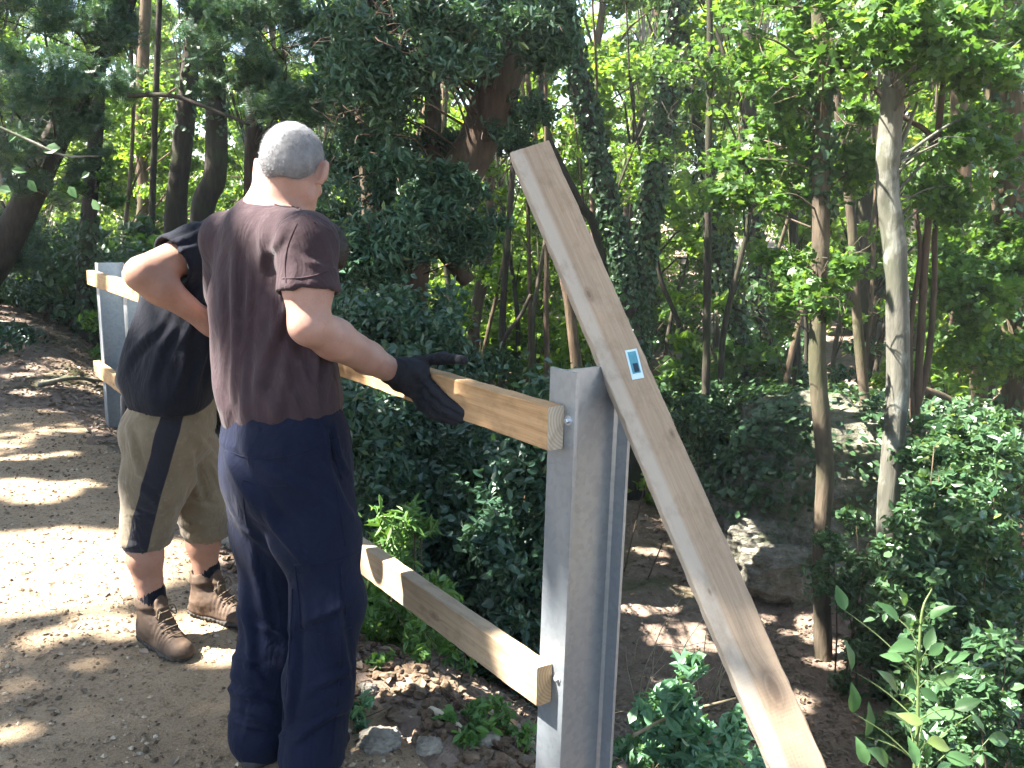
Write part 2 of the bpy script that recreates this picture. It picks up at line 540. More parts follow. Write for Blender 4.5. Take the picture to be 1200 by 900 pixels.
def mat_path():
    t = NT('sandy_gravel')
    g = t.coord('Object')
    n1 = t.noise(g, 1.6, 5, 0.6); n2 = t.noise(g, 16, 6, 0.7); n3 = t.noise(g, 130, 4, 0.75); n6 = t.noise(g, 34, 5, 0.7, 0.5)
    v = t.n('ShaderNodeTexVoronoi'); v.inputs['Scale'].default_value = 75; t.l(g, v.inputs['Vector'])
    c = t.ramp(n2, [(0.28, (0.29, 0.205, 0.128)), (0.55, (0.43, 0.315, 0.205)), (0.8, (0.53, 0.41, 0.285))])
    c = t.mix(0.5, c, t.ramp(n3, [(0.3, (0.13, 0.092, 0.06)), (0.5, (0.34, 0.25, 0.16)), (0.72, (0.55, 0.43, 0.30))]))
    c = t.mix(t.ramp(v.outputs['Color'], [(0.8, (0, 0, 0)), (0.9, (.55, .55, .55))]), c, (0.11, 0.085, 0.065))
    c = t.mix(t.ramp(n1, [(0.45, (0, 0, 0)), (0.7, (0.5, 0.5, 0.5))]), c, (0.21, 0.148, 0.093))
    c = t.mix(t.ramp(n6, [(0.54, (0, 0, 0)), (0.66, (0.7, 0.7, 0.7))]), c, (0.135, 0.095, 0.062))
    return t.done(t.pbsdf(c, 0.95, t.bump(n3, 0.9, 0.012, t.bump(n6, 0.7, 0.02, t.bump(n2, 0.5, 0.03))), spec=0.12))

def grow(a, b, step, far, ratio=1.13):
    v = list(np.arange(a, b + 1e-6, step)); d = step
    while v[-1] < far[1]: d *= ratio; v.append(v[-1] + d)
    w = []; x = a; d = step
    while x > far[0]: d *= ratio; x -= d; w.append(x)
    return np.array(w[::-1] + v)

def build_ground():
    xs = grow(-4.6, 4.2, 0.036, (-220, 220)); ys = grow(1.2, 9.5, 0.036, (-60, 300))
    X, Y = np.meshgrid(xs, ys, indexing='ij')
    Z = hgt(X, Y)
    V = np.stack([X, Y, Z], -1).reshape(-1, 3)
    nx, ny = X.shape
    i = np.arange(nx - 1)[:, None] * ny; j = np.arange(ny - 1)[None, :]
    Q = np.stack([i + j, i + ny + j, i + ny + j + 1, i + j + 1], -1).reshape(-1, 4)
    g = np_mesh('ground', V, [Q], mat_ground(), smooth=True)
    tag(g, kind='structure')
    ins = path_in(X, Y)
    Zp = Z + np.clip(ins * 0.10, -0.015, 0.012)
    V2 = np.stack([X, Y, Zp], -1).reshape(-1, 3)
    I = ins.reshape(-1)
    Q2 = Q[(I[Q] > -0.14).any(1)]
    used = np.unique(Q2); m = np.full(len(V2), -1); m[used] = np.arange(len(used))
    p = np_mesh('path', V2[used], [m[Q2]], mat_path(), smooth=True)
    tag(p, kind='structure')

# ------------------------------------------------------------------ fence
def bevel_box(name, L, W, T, mat, parent, M, bev=0.003, seed=0):
    """timber, local X length, Y thickness, Z width; slightly uneven; placed by matrix"""
    n = 90
    xs = np.linspace(0, L, n)
    b = bev
    rj = np.random.default_rng(seed + 300)
    prof = [(-T/2 + b, -W/2), (T/2 - b, -W/2), (T/2, -W/2 + b), (T/2, W/2 - b), (T/2 - b, W/2), (-T/2 + b, W/2), (-T/2, W/2 - b), (-T/2, -W/2 + b)]
    V = []
    for x in xs:
        wy = 0.0015 * math.sin(x * 2.1 + seed); wz = 0.002 * math.sin(x * 1.3 + seed * 2)
        for (y, z) in prof: V.append((x, y + wy + rj.normal(0, .0005), z + wz + rj.normal(0, .0007)))
    k = 8
    Q = [[i * k + j, i * k + (j + 1) % k, (i + 1) * k + (j + 1) % k, (i + 1) * k + j] for i in range(n - 1) for j in range(k)]
    E = [list(range(k))[::-1], [(n - 1) * k + j for j in range(k)]]
    o = np_mesh(name, V, [np.array(Q)[:, ::-1], np.array(E)[:, ::-1]], mat, None)
    o.matrix_world = M
    return o

def frame_matrix(p, X, Z):
    X = nrm(X); Y = nrm(np.cross(Z, X)); Z = np.cross(X, Y)
    return Matrix([[X[0], Y[0], Z[0], p[0]], [X[1], Y[1], Z[1], p[1]], [X[2], Y[2], Z[2], p[2]], [0, 0, 0, 1]])

T3, N3, UP = A(TD[0], TD[1], 0), A(ND[0], ND[1], 0), A(0, 0, 1)
PD, PB = 0.178, 0.098              # section depth / flange width

def ibeam(mb, z0, z1):
    tf, tw, r = 0.0085, 0.0065, 0.007
    b, d = PB / 2, PD / 2
    # local: X along fence (flange width), Y out over the gully
    half = [(-b, -d), (b, -d), (b, -d + tf), (tw / 2 + r, -d + tf), (tw / 2, -d + tf + r), (tw / 2, d - tf - r), (tw / 2 + r, d - tf), (b, d - tf), (b, d), (-b, d), (-b, d - tf), (-tw / 2 - r, d - tf), (-tw / 2, d - tf - r), (-tw / 2, -d + tf + r), (-tw / 2 - r, -d + tf), (-b, -d + tf)]
    n = len(half)
    V = [(x, y, z) for z in (z0, z1) for (x, y) in half]
    Q = [[i, (i + 1) % n, n + (i + 1) % n, n + i] for i in range(n)]
    mb.add(V, Q)
    # end faces as quads
    for o in (0, n):
        q = [[0, 1, 2, 15], [15, 2, 3, 14], [14, 3, 4, 13], [13, 4, 5, 12], [12, 5, 6, 11], [11, 6, 7, 10], [10, 7, 8, 9]]
        mb.add(V[o:o + n], [x if o else x[::-1] for x in q])

def bolt_mesh(name, c, axis, r, mat, parent):
    mb = MB(); axis = nrm(axis)
    mb.tube([c - axis * 0.001, c + axis * 0.002, c + axis * 0.0021], [r * 1.7, r * 1.7, 0.0005], 16)
    mb.tube([c + axis * 0.002, c + axis * 0.009, c + axis * 0.0095], [r, r, r * 0.85], 6)
    return mb.build(name, mat, parent)

def build_fence():
    steel = mat_steel('galvanised_steel')
    zinc = mat_simple('bright_zinc', (0.5, 0.52, 0.55), (0.65, 0.67, 0.7), 60, 0.35, 0.1, 0.001, metal=0.8, spec=0.5)
    posts = [(0.0, 1.155, 'galvanised steel post nearest the camera, with the long plank leaning on it'),
             (2.25, 1.13, 'galvanised steel post standing behind the two men'),
             (4.46, 1.12, 'pale steel post just showing between the farthest post and the black shirt'),
             (5.30, 1.13, 'farthest pale steel post, where the fence ends beside the earth bank')]
    for i, (t, top, lab) in enumerate(posts):
        p = A(*(F0 + TD * t), 0)
        zb = float(hgt(p[0], p[1]))
        e = empty('steel_post', (p[0], p[1], zb), lab, 'post', 'galvanised steel fence posts')
        mb = MB(); ibeam(mb, -0.35, top - zb)
        o = mb.build('beam', steel, None)
        tilt = Matrix.Rotation(rad(0.9 if i == 0 else -0.5), 4, 'Y')
        o.parent = e
        e.matrix_world = Matrix([[-T3[0], N3[0], 0, p[0]], [-T3[1], N3[1], 0, p[1]], [0, 0, 1, zb], [0, 0, 0, 1]]) @ tilt
        for zr in ((RU, RL)):
            for dx in ((0.026,) if i == 0 else (-0.02, 0.02)):
                b = bolt_mesh('bolt', A(dx, -PD / 2 - (0.0 if i == 0 else RT), zr - zb + (0.02 if dx > 0 else -0.02)), A(0, -1, 0), 0.007, zinc, None)
                b.parent = e
    w1 = mat_wood('rail_timber', (0.31, 0.180, 0.085), (0.45, 0.285, 0.150), ((0.75, 0.01, 0.016), (1.62, -0.02, 0.013), (2.6, 0.015, 0.015)), endgrain=(0.36, 0.30, 0.23))
    w2 = mat_wood('weathered_rail_timber', (0.25, 0.17, 0.095), (0.40, 0.29, 0.18), ((0.5, -0.01, 0.014), (1.3, 0.02, 0.015)), grey=0.3, endgrain=(0.30, 0.20, 0.11))
    off = -(PD / 2 + RT / 2 + 0.001)
    def rail(name, t0, t1, z0, z1, mat, lab, seed):
        a = A(*(F0 + TD * t0 + ND * off), z0); b = A(*(F0 + TD * t1 + ND * off), z1)
        L = np.linalg.norm(b - a)
        o = bevel_box('timber_rail', L, RW, RT, mat, None, frame_matrix(a, b - a, UP), seed=seed)
        return tag(o, lab, 'rail', 'timber fence rails')
    rail('', -0.028, 3.1, RU, RU, w1, 'upper brown timber rail held by the black gloved hand', 1)
    rail('', -0.012, 3.1, RL, RL, w2, 'lower timber rail reaching down to the nearest post from behind the navy trousers', 2)
    rail('', 3.11, 5.42, RU, RU, w1, 'upper sunlit timber rail beside the bare elbow, at the far end of the fence', 3)
    rail('', 3.11, 5.40, RL, RL, w1, 'lower timber rail on the farthest steel post, below the bare elbow', 4)

RU, RL, RW, RT = 1.02, 0.365, 0.104, 0.046

def build_plank():
    top = (at(600, 186, 2.42) + at(641, 168, 2.42)) / 2
    bot0 = (at(896, 893, 1.70) + at(965, 886, 1.66)) / 2
    d = nrm(top - bot0)
    # carry on down to the ground
    p = bot0.copy()
    while p[2] > hgt(p[0], p[1]) - 0.03 and p[2] > -3: p = p - d * 0.01
    L = np.linalg.norm(top - p)
    def kn(px, py):
        ff = np.linspace(0, L, 800); q = [proj(p + d * f) for f in ff]
        i = int(np.argmin([abs(v[1] - py) for v in q])); c = p + d * ff[i]
        return (float(ff[i]), float((px - q[i][0]) * ((c - CAMP) @ FWD) / FPX * 0.9))
    m = mat_wood('sawn_plank_timber', (0.270, 0.180, 0.108), (0.375, 0.270, 0.178),
                 tuple(kn(x, y) + (r,) for x, y, r in ((688, 348, .010), (789, 517, .006), (905, 812, .024), (826, 690, .004))), grey=0.35, sap=(0.42, 0.36, 0.29))
    view = nrm(CAMP - (top + bot0) / 2)
    Yd = nrm(view - d * (view @ d))                   # broad face looks at the camera ...
    ang = rad(14)
    Zd = nrm(np.cross(d, Yd))                         # ... turned a little so its left edge shows
    Y2 = Yd * math.cos(ang) + Zd * math.sin(ang)
    Z2 = np.cross(d, Y2)
    if (Z2 @ CR) < 0: Z2, Y2 = -Z2, -Y2
    M = frame_matrix(p, d, Z2)
    root = empty('timber_plank', p, 'long sawn timber plank with a small blue tag, leaning against the nearest post', 'plank')
    W = 0.108
    o = bevel_box('board', L, W, 0.045, m, None, Matrix.Identity(4), seed=5)
    root.matrix_world = M
    o.parent = root
    # face sign toward the camera
    Yax = np.array(M.col[1][:3]); sg = 1 if Yax @ view > 0 else -1
    f = sg * (0.0225 + 0.0025)
    blue = mat_simple('pale_blue_plastic', (0.42, 0.58, 0.66), (0.55, 0.70, 0.76), 30, 0.4, 0.05, 0.001)
    teal = mat_simple('teal_print', (0.06, 0.20, 0.26), (0.10, 0.30, 0.36), 60, 0.4, 0.05, 0.001)
    dark = mat_simple('dark_print', (0.015, 0.03, 0.05), (0.03, 0.05, 0.07), 60, 0.4, 0.05, 0.001)
    c = kn(744, 434)[0]
    kz = kn(744, 434)[1]; mb = MB(); rot = 0.16
    def rect(cx, cz, lx, lz, y):
        ca, sa = math.cos(rot), math.sin(rot)
        mb.box((cx, y, cz), (lx * ca, 0, lx * sa), (0, 0.0006, 0), (-lz * sa, 0, lz * ca))
    rect(c, kz, 0.038, 0.0145, f)
    tg = mb.build('tag', blue, None); tg.parent = root
    mb = MB(); rect(c + 0.004, kz + 0.0005, 0.028, 0.010, f + sg * 0.0013); pr = mb.build('print', teal, None); pr.parent = tg
    mb = MB(); rect(c - 0.010, kz - 0.0005, 0.011, 0.006, f + sg * 0.0026); pr = mb.build('emblem', dark, None); pr.parent = tg
# ------------------------------------------------------------------ people
SKIN = None

def limb_frame(F):
    F = nrm(A(F[0], F[1], 0)); R = A(F[1], -F[0], 0)
    return F, R

def rotv(v, axis, ang):
    axis = nrm(axis); c, s = math.cos(ang), math.sin(ang)
    return v * c + np.cross(axis, v) * s + axis * (axis @ v) * (1 - c)

def head_sdf(S, c, F, U, sc=1.0):
    """c: centre of the head; face looks along F"""
    F = nrm(F); U = nrm(U - F * (U @ F)); R = np.cross(F, U)
    B = np.stack([R, F, U])
    L = lambda r, f, u: c + (R * r + F * f + U * u) * sc
    S.ell(L(0, -0.012, 0.030), A(0.076, 0.094, 0.086) * sc, B, 0.02)            # skull
    S.ell(L(0, 0.028, -0.030), A(0.062, 0.066, 0.078) * sc, B, 0.035)           # face
    S.cap(L(0, 0.052, -0.088), L(0, 0.030, -0.085), 0.024 * sc, 0.034 * sc, 0.03)  # chin
    for s in (-1, 1):
        S.cap(L(s * 0.050, 0.0, -0.070), L(s * 0.022, 0.055, -0.090), 0.020 * sc, 0.020 * sc, 0.03)  # jaw
        S.ell(L(s * 0.040, 0.072, -0.022), A(0.022, 0.016, 0.016) * sc, B, 0.015)  # cheek
        S.cap(L(s * 0.014, 0.091, 0.020), L(s * 0.048, 0.074, 0.018), 0.010 * sc, 0.009 * sc, 0.012)  # brow
        S.ell(L(s * 0.031, 0.086, 0.001), A(0.014, 0.010, 0.010) * sc, B, 0.004); S.cut()  # socket
        S.ell(L(s * 0.031, 0.076, 0.001), A(0.0125, 0.0125, 0.0125) * sc, B, 0.003)  # lid
        # ear: a rim round a hollow, set behind the jaw
        e0 = L(s * 0.079, -0.008, -0.004)
        er = nrm(R * s * 1.0 - F * 0.42); eu = U; ef = np.cross(er, eu)
        BE = np.stack([er, eu, ef])
        S.ell(e0 + er * 0.008 * sc, A(0.017, 0.034, 0.009) * sc, BE, 0.006)
        S.cap(e0 + U * 0.026 * sc, e0 + er * 0.018 * sc + U * 0.020 * sc, 0.0065 * sc, 0.0065 * sc, 0.005)
        S.cap(e0 + er * 0.018 * sc + U * 0.020 * sc, e0 + er * 0.015 * sc - U * 0.018 * sc, 0.006 * sc, 0.006 * sc, 0.005)
        S.ell(e0 + er * 0.004 * sc - U * 0.030 * sc, A(0.009, 0.010, 0.006) * sc, BE, 0.006)
    S.cap(L(0, 0.094, 0.010), L(0, 0.118, -0.034), 0.009 * sc, 0.014 * sc, 0.012)  # nose
    for s in (-1, 1): S.ell(L(s * 0.013, 0.106, -0.038), A(0.010, 0.012, 0.009) * sc, B, 0.008)
    S.cap(L(-0.018, 0.088, -0.062), L(0.018, 0.088, -0.062), 0.008 * sc, 0.008 * sc, 0.006)
    S.cap(L(-0.016, 0.086, -0.075), L(0.016, 0.086, -0.075), 0.009 * sc, 0.009 * sc, 0.006)
    return L, B

def hand_chains(w, D, N, side, curl, spread=0.10, sc=1.0, thumb_open=0.6, curl2=None):
    """five chains. w wrist, D towards the fingers, N back of the hand, side +1: thumb on +cross(D,N)"""
    D = nrm(D); N = nrm(N - D * (N @ D)); X = np.cross(D, N) * side
    out = []
    lens = [(0.044, 0.026, 0.021), (0.049, 0.030, 0.023), (0.045, 0.028, 0.022), (0.035, 0.021, 0.019)]
    offs = [0.030, 0.010, -0.011, -0.030]; kl = [0.090, 0.094, 0.088, 0.078]
    for i in range(4):
        k = w + (D * kl[i] + X * offs[i] + N * 0.004) * sc
        d = nrm(D + X * spread * (1.2 - i * 0.8)); ch = [k]
        cu = curl if np.isscalar(curl) else curl[i]
        ax = np.cross(d, N)
        for j, l in enumerate(lens[i]):
            d = rotv(d, ax, -cu * (0.7, 1.1, 0.8)[j]); ch.append(ch[-1] + d * l * sc)
        out.append(ch)
    t0 = w + (D * 0.022 + X * 0.024 - N * 0.006) * sc
    d = nrm(D * 0.75 + X * thumb_open - N * 0.30); ch = [t0, t0 + d * 0.040 * sc]
    d = nrm(d + D * 0.35 - N * 0.10); ch.append(ch[-1] + d * 0.034 * sc)
    d = nrm(d + D * 0.25 - N * 0.10 - X * .1); ch.append(ch[-1] + d * 0.028 * sc)
    return out, ch, (D, N, X)

def hand_sdf(S, w, D, N, side, curl, sc=1.0, fat=1.0, **k):
    fing, th, (D, N, X) = hand_chains(w, D, N, side, curl, sc=sc, **k)
    S.cap(w, w + D * 0.03 * sc, 0.028 * sc * fat, 0.034 * sc * fat, 0.02, N, 0.62)
    S.cap(w + (D * 0.03 + X * 0.010) * sc, w + (D * 0.076 + X * 0.014) * sc, 0.030 * sc * fat, 0.030 * sc * fat, 0.02, N, 0.50)
    S.cap(w + (D * 0.03 - X * 0.010) * sc, w + (D * 0.070 - X * 0.018) * sc, 0.030 * sc * fat, 0.026 * sc * fat, 0.02, N, 0.50)
    rr = (0.0100, 0.0088, 0.0080, 0.0068)
    for i, ch in enumerate(fing):
        base = ch[0] - D * 0.02 * sc
        f = (1, 1.03, 0.97, 0.86)[i] * sc * fat
        S.cap(base, ch[0], 0.0098 * f, rr[0] * f, 0.010)
        for j in range(3): S.cap(ch[j], ch[j + 1], rr[j] * f, rr[j + 1] * f, 0.003)
    S.cap(w + (D * 0.010 + X * 0.010) * sc, th[0], 0.020 * sc * fat, 0.017 * sc * fat, 0.012)
    for j, (a, b) in enumerate(((0.0165, 0.0125), (0.0120, 0.0105), (0.0105, 0.0080))): S.cap(th[j], th[j + 1], a * sc * fat, b * sc * fat, 0.006)

def seams(body, lines, mat, r=0.0022):
    """raised stitched seams that lie on a garment's surface"""
    from mathutils.bvhtree import BVHTree
    me = body.data
    bvh = BVHTree.FromPolygons([v.co for v in me.vertices], [tuple(p.vertices) for p in me.polygons])
    mi = body.matrix_parent_inverse
    off = np.array(mi.translation) * 0
    for ln in lines:
        rr = r if len(ln[0]) == 2 else ln[0][2]
        pts = []
        for q in spline([(p[0], p[1]) for p in ln], 6 * len(ln)):
            hit = bvh.ray_cast(Vector(CAMP), Vector(nrm(ray(q[0], q[1]))))
            if hit[0] is not None: pts.append(np.array(hit[0]) + np.array(hit[1]) * rr * 0.1)
        if len(pts) < 4: continue
        pts = np.array(pts)
        for _ in range(2): pts[1:-1] = (pts[:-2] + 2 * pts[1:-1] + pts[2:]) / 4
        mb = MB(); mb.tube(pts, np.full(len(pts), rr), 6)
        o = mb.build('seam', mat, smooth=True)
        o.parent = body; o.matrix_parent_inverse = body.parent.matrix_world.inverted() if False else Matrix.Identity(4)

def body_mesh(name, S, mat, parent, disp=None, it=1, attr=None):
    V, F = S.surf()
    V = relax(V, F, it)
    if disp is not None:
        N = vnormals(V, F)
        V = V + N * disp(V, N)[:, None]
    o = np_mesh(name, V, [F], mat, parent, smooth=True)
    if attr is not None:
        a = o.data.attributes.new('panel', 'FLOAT', 'POINT'); a.data.foreach_set('value', np.asarray(attr(V), np.float32))
    return o

def folds(V, c, dirn, wl, amp, warp=0.03, seed=0, sharp=2.0):
    """ridged folds running across dirn"""
    u = (V - c) @ nrm(dirn)
    w = fbm(V * 7, 2, seed) * warp
    s = 0.5 + 0.5 * np.sin((u + w) / wl * 2 * np.pi)
    return amp * (s ** sharp - 0.35)

def gauss(V, c, r): return np.exp(-((V - c) ** 2).sum(1) / (r * r))

def crease(V, a, b, wid, amp):
    """a single raised fold between a and b"""
    d = b - a; t = np.clip(((V - a) @ d) / (d @ d), 0, 1)
    r = np.linalg.norm(V - (a + t[:, None] * d), axis=1)
    return amp * np.exp(-(r / wid) ** 2) * np.sin(np.pi * np.clip(t * 0.9 + 0.05, 0, 1))

def hair_fuzz(name, V, F, mat, parent, n, L, sweep, seed, skin=None):
    """short strands standing on the hair cap"""
    r = np.random.default_rng(seed)
    N = vnormals(V, F)
    i = r.integers(0, len(V), n)
    P = V[i] + r.normal(0, 0.0015, (n, 3)); Ni = N[i]
    if skin is not None:            # hairs thinning out below the hairline
        me = skin.data; B = np.empty(len(me.vertices) * 3, np.float32); me.vertices.foreach_get('co', B); B = B.reshape(-1, 3).astype(float)
        BN = np.empty(len(me.vertices) * 3, np.float32); me.vertices.foreach_get('normal', BN); BN = BN.reshape(-1, 3)
        k = np.linalg.norm(B - V.mean(0), axis=1) < 0.16; B, BN = B[k], BN[k]
        d = np.array([np.sqrt(((V - b) ** 2).sum(1).min()) for b in B])
        w = np.exp(-d / 0.0065) * (d < 0.022); j = r.choice(len(B), 2600, p=w / w.sum())
        P = np.vstack([P, B[j] + r.normal(0, 0.003, (2600, 3))]); Ni = np.vstack([Ni, BN[j]]); n += 2600
    D = nrm(Ni * 0.30 + sweep + r.normal(0, 0.35, (n, 3)))
    W = nrm(np.cross(D, r.normal(0, 1, (n, 3)))) * 0.0004
    l = L * r.uniform(0.5, 1.2, n)[:, None]
    VV = np.stack([P - W, P + W, P + D * l], 1).reshape(-1, 3)
    T = np.arange(n * 3).reshape(-1, 3)
    return np_mesh(name, VV, [T], mat, parent, rnd=r.random(n))

def mat_hair(name, c0, c1):
    t = NT(name)
    a = t.n('ShaderNodeAttribute', attribute_name='rnd', attribute_type='GEOMETRY')
    n = t.noise(t.coord('Object'), 40, 4)
    c = t.mix(0.5, t.ramp(a.outputs['Fac'], [(0, c0), (1, c1)]), t.ramp(n, [(0.35, c0), (0.65, c1)]))
    return t.done(t.pbsdf(c, 0.6, t.bump(n, 0.15, 0.002), spec=0.3))

def boot(parent, ankle, toe_dir, leather, sole_m, lace_m, zg, L=0.30, sock=None, tilt=0.0, lowcut=0.0):
    """one boot: upper, sole, laces. ankle: joint; toe_dir horizontal"""
    D = nrm(A(toe_dir[0], toe_dir[1], tilt)); U = nrm(A(0, 0, 1) - D * D[2]); R = np.cross(D, U)
    b = A(ankle[0], ankle[1], zg)
    P = lambda f, r, u: b + D * f + R * r + U * u
    S = SDF(0.005)
    S.cap(P(-0.012, 0, 0.155 - lowcut), P(-0.008, 0, 0.085), 0.052, 0.050, 0.03)
    S.cap(P(-0.030, 0, 0.055), P(0.030, 0, 0.060), 0.040, 0.044, 0.04)
    S.cap(P(0.02, 0, 0.075), P(0.115, 0.002, 0.045), 0.042, 0.036, 0.04, R, 1.0)
    S.cap(P(0.10, 0.004, 0.036), P(0.170, 0.008, 0.034), 0.040, 0.036, 0.03, U, 0.78)
    S.cap(P(-0.05, 0, 0.03), P(0.16, 0.004, 0.028), 0.034, 0.040, 0.02, U, 0.7)
    S.cap(P(-0.012, 0, 0.24), P(-0.012, 0, 0.128 - lowcut), 0.043, 0.041, 0.005); S.cut()   # opening
    S.cap(P(0.046, 0, 0.172 - lowcut), P(0.060, 0, 0.125), 0.022, 0.024, 0.012, D, 0.5)        # tongue
    def disp(V, N):
        q = (V - b) @ D; h = (V - b) @ U
        d = 0.0022 * fbm(V * 60, 3, 3)
        d += np.exp(-((q - 0.105) / 0.035) ** 2) * np.clip(h - 0.03, 0, 0.05) / 0.05 * 0.004 * np.sin(q * 420)
        d += 0.0035 * np.exp(-((h - 0.150 + lowcut) / 0.008) ** 2)
        d += 0.002 * np.exp(-((h - 0.032) / 0.006) ** 2)
        return d
    up = body_mesh('boot', S, leather, parent, disp)
    S = SDF(0.006)
    for (f0, r0, f1, r1, a, c) in ((-0.048, 0, 0.03, 0, 0.040, 0.041), (0.03, 0, 0.125, 0.003, 0.041, 0.048), (0.125, 0.004, 0.168, 0.008, 0.048, 0.041)):
        S.cap(P(f0, r0, 0.016), P(f1, r1, 0.016), a, c, 0.02, U, 0.36)
    body_mesh('sole', S, sole_m, up, lambda V, N: 0.0018 * np.sign(np.sin(((V - b) @ D) * 330)) * (((V - b) @ U) < 0.02))
    mb = MB()
    for k in range(5):
        f = 0.042 + k * 0.021; u = 0.158 - lowcut * (1 - k / 5) - k * 0.0205
        w = 0.026 + 0.002 * k
        pts = [P(f - 0.012, -w, u - 0.014), P(f + 0.010, -w * .5, u + 0.004), P(f + 0.015, 0, u + 0.006), P(f + 0.010, w * .5, u + 0.004), P(f - 0.010, w, u - 0.014)]
        mb.tube(spline(pts, 12), [0.0024] * 12, 6)
    for sg in (-1, 1):
        mb.tube(spline([P(0.062, 0, 0.152 - lowcut), P(0.075, sg * 0.03, 0.158 - lowcut), P(0.082, sg * 0.035, 0.125 - lowcut), P(0.064, sg * 0.012, 0.148 - lowcut)], 14), [0.0022] * 14, 6)
    mb.build('laces', lace_m, up, smooth=True)
    return up

def build_man_front(skin, M):
    th = rad(42); F, R = limb_frame((math.sin(th), math.cos(th)))
    pel = at(336, 537, 2.34)
    hR, hL = pel + R * 0.090, pel - R * 0.090
    kR, kL = at(386, 706, 2.21), at(322, 704, 2.40)
    aR, aL = at(366, 902, 2.15), at(306, 892, 2.25)
    aR[2], aL[2] = 0.10, 0.09
    waist, chest = at(326, 492, 2.36), at(313, 350, 2.40)
    shc = at(312, 278, 2.39)
    sR, sL = at(360, 283, 2.23), at(268, 281, 2.50)
    eR, wR = at(362, 381, 2.18), at(463, 437, 2.475)
    hc, nk = at(343, 200, 2.38), at(330, 236, 2.40)
    root = empty('person', (pel[0], pel[1], 0), 'grey haired man in faded maroon t-shirt and navy trousers, gloved hand on upper rail', 'person')
    # ---- body
    S = SDF(0.007)
    hF = nrm(A(math.sin(rad(5)), math.cos(rad(5)), -0.42)); hU = nrm(A(0.07, 0.40, 1))
    Lh, Bh = head_sdf(S, hc, hF, hU, 1.0)
    S.cap(nk - UP * 0.03, hc + A(0, 0, -0.03) - hF * 0.02, 0.064, 0.056, 0.03)
    S.cap(shc, nk, 0.075, 0.060, 0.05)
    S.chain([pel, waist, chest, shc], [0.145, 0.135, 0.155, 0.11], 0.06, F, 0.66)
    S.chain([sR, sR * .5 + eR * .5, eR], [0.062, 0.060, 0.050], 0.03); S.chain([eR, eR * 0.74 + wR * 0.26, eR * .35 + wR * .65, wR], [0.047, 0.053, 0.043, 0.033], 0.02)
    S.ell(eR - nrm(wR - eR) * 0.012 - F * 0.004, A(0.026, 0.026, 0.026), np.eye(3), 0.02)
    S.cap(shc, sR, 0.08, 0.062, 0.04); S.cap(shc, sL, 0.08, 0.062, 0.04)
    eL = at(268, 385, 2.74); wL = at(318, 392, 2.90)
    S.chain([sL, eL, wL], [0.058, 0.045, 0.028], 0.03)
    hand_sdf(S, wL, nrm(wL - eL), A(0.2, 0.2, 1), -1, 0.5)
    S.chain([hR, kR, aR], [0.085, 0.06, 0.045], 0.05); S.chain([hL, kL, aL], [0.085, 0.06, 0.045], 0.05)
    def bd(V, N):
        ar = gauss(V, (eR + wR) / 2, 0.16)
        d = 0.0016 * ar * fbm(V * 45, 2, 5)
        for k, o in enumerate((0.012, -0.010)):      # tendons and veins on the forearm
            a = eR * .8 + wR * .2 + UP * 0.03 + F * o; c = wR + UP * 0.022 + F * o * .6
            d += crease(V, a, c, 0.006, 0.0022)
        return d
    body = body_mesh('body', S, skin, root, bd)
    # ---- hair
    S = SDF(0.005)
    B = Bh
    S.ell(Lh(0, -0.013, 0.031), A(0.0790, 0.0965, 0.0885), B, 0.01)
    S.ell(Lh(0, -0.056, -0.005), A(0.058, 0.044, 0.050), B, 0.03)
    S.ell(Lh(0, 0.100, -0.040), A(0.10, 0.082, 0.105), B, 0.01); S.cut()
    S.ell(Lh(0, -0.03, -0.138), A(0.13, 0.15, 0.092), B, 0.01); S.cut()
    for s in (-1, 1): S.ell(Lh(s * 0.090, 0.004, -0.010), A(0.034, 0.032, 0.046), B, 0.01); S.cut()
    V, Fq = S.surf(); V = relax(V, Fq, 1)
    Nn = vnormals(V, Fq); V = V + Nn * (0.0015 * fbm(V * 120, 3, 8))[:, None]
    hm = mat_hair('grey_hair', (0.125, 0.122, 0.125), (0.25, 0.245, 0.25))
    hair = np_mesh('hair', V, [Fq], hm, root, smooth=True)
    hair_fuzz('strands', V, Fq, hm, hair, 16000, 0.0055, -hF * 0.5 - UP * 0.8, 4, body)
    # ---- shirt
    S = SDF(0.0075)
    lo = waist - UP * 0.055
    S.chain([lo, waist - UP * 0.01, waist + UP * 0.05], [0.150, 0.166, 0.186], 0.04, F, 0.70)
    S.chain([waist + UP * 0.05, waist * .45 + chest * .55, chest], [0.184, 0.184, 0.180], 0.06, F, 0.66)
    S.chain([chest, shc - UP * 0.01], [0.178, 0.13], 0.07, F, 0.62)
    S.cap(waist + F * 0.07 + UP * .06, chest + F * 0.045, 0.11, 0.10, 0.08)     # belly and chest
    S.cap(shc, sR - UP * .005, 0.082, 0.076, 0.05); S.cap(shc, sL - UP * .005, 0.082, 0.074, 0.05)
    S.cap(shc + UP * 0.0, nk - UP * 0.035, 0.088, 0.066, 0.04)
    u1 = sR + (eR - sR) * 0.62
    S.cap(sR, u1, 0.069, 0.080, 0.028, flat=True)
    S.cap(u1 - nrm(eR - sR) * 0.004, u1 + nrm(eR - sR) * 0.004, 0.0655, 0.0665, 0.003, flat=True); S.cut()
    S.cap(sL, sL + (eL - sL) * 0.6, 0.074, 0.070, 0.03, flat=True)
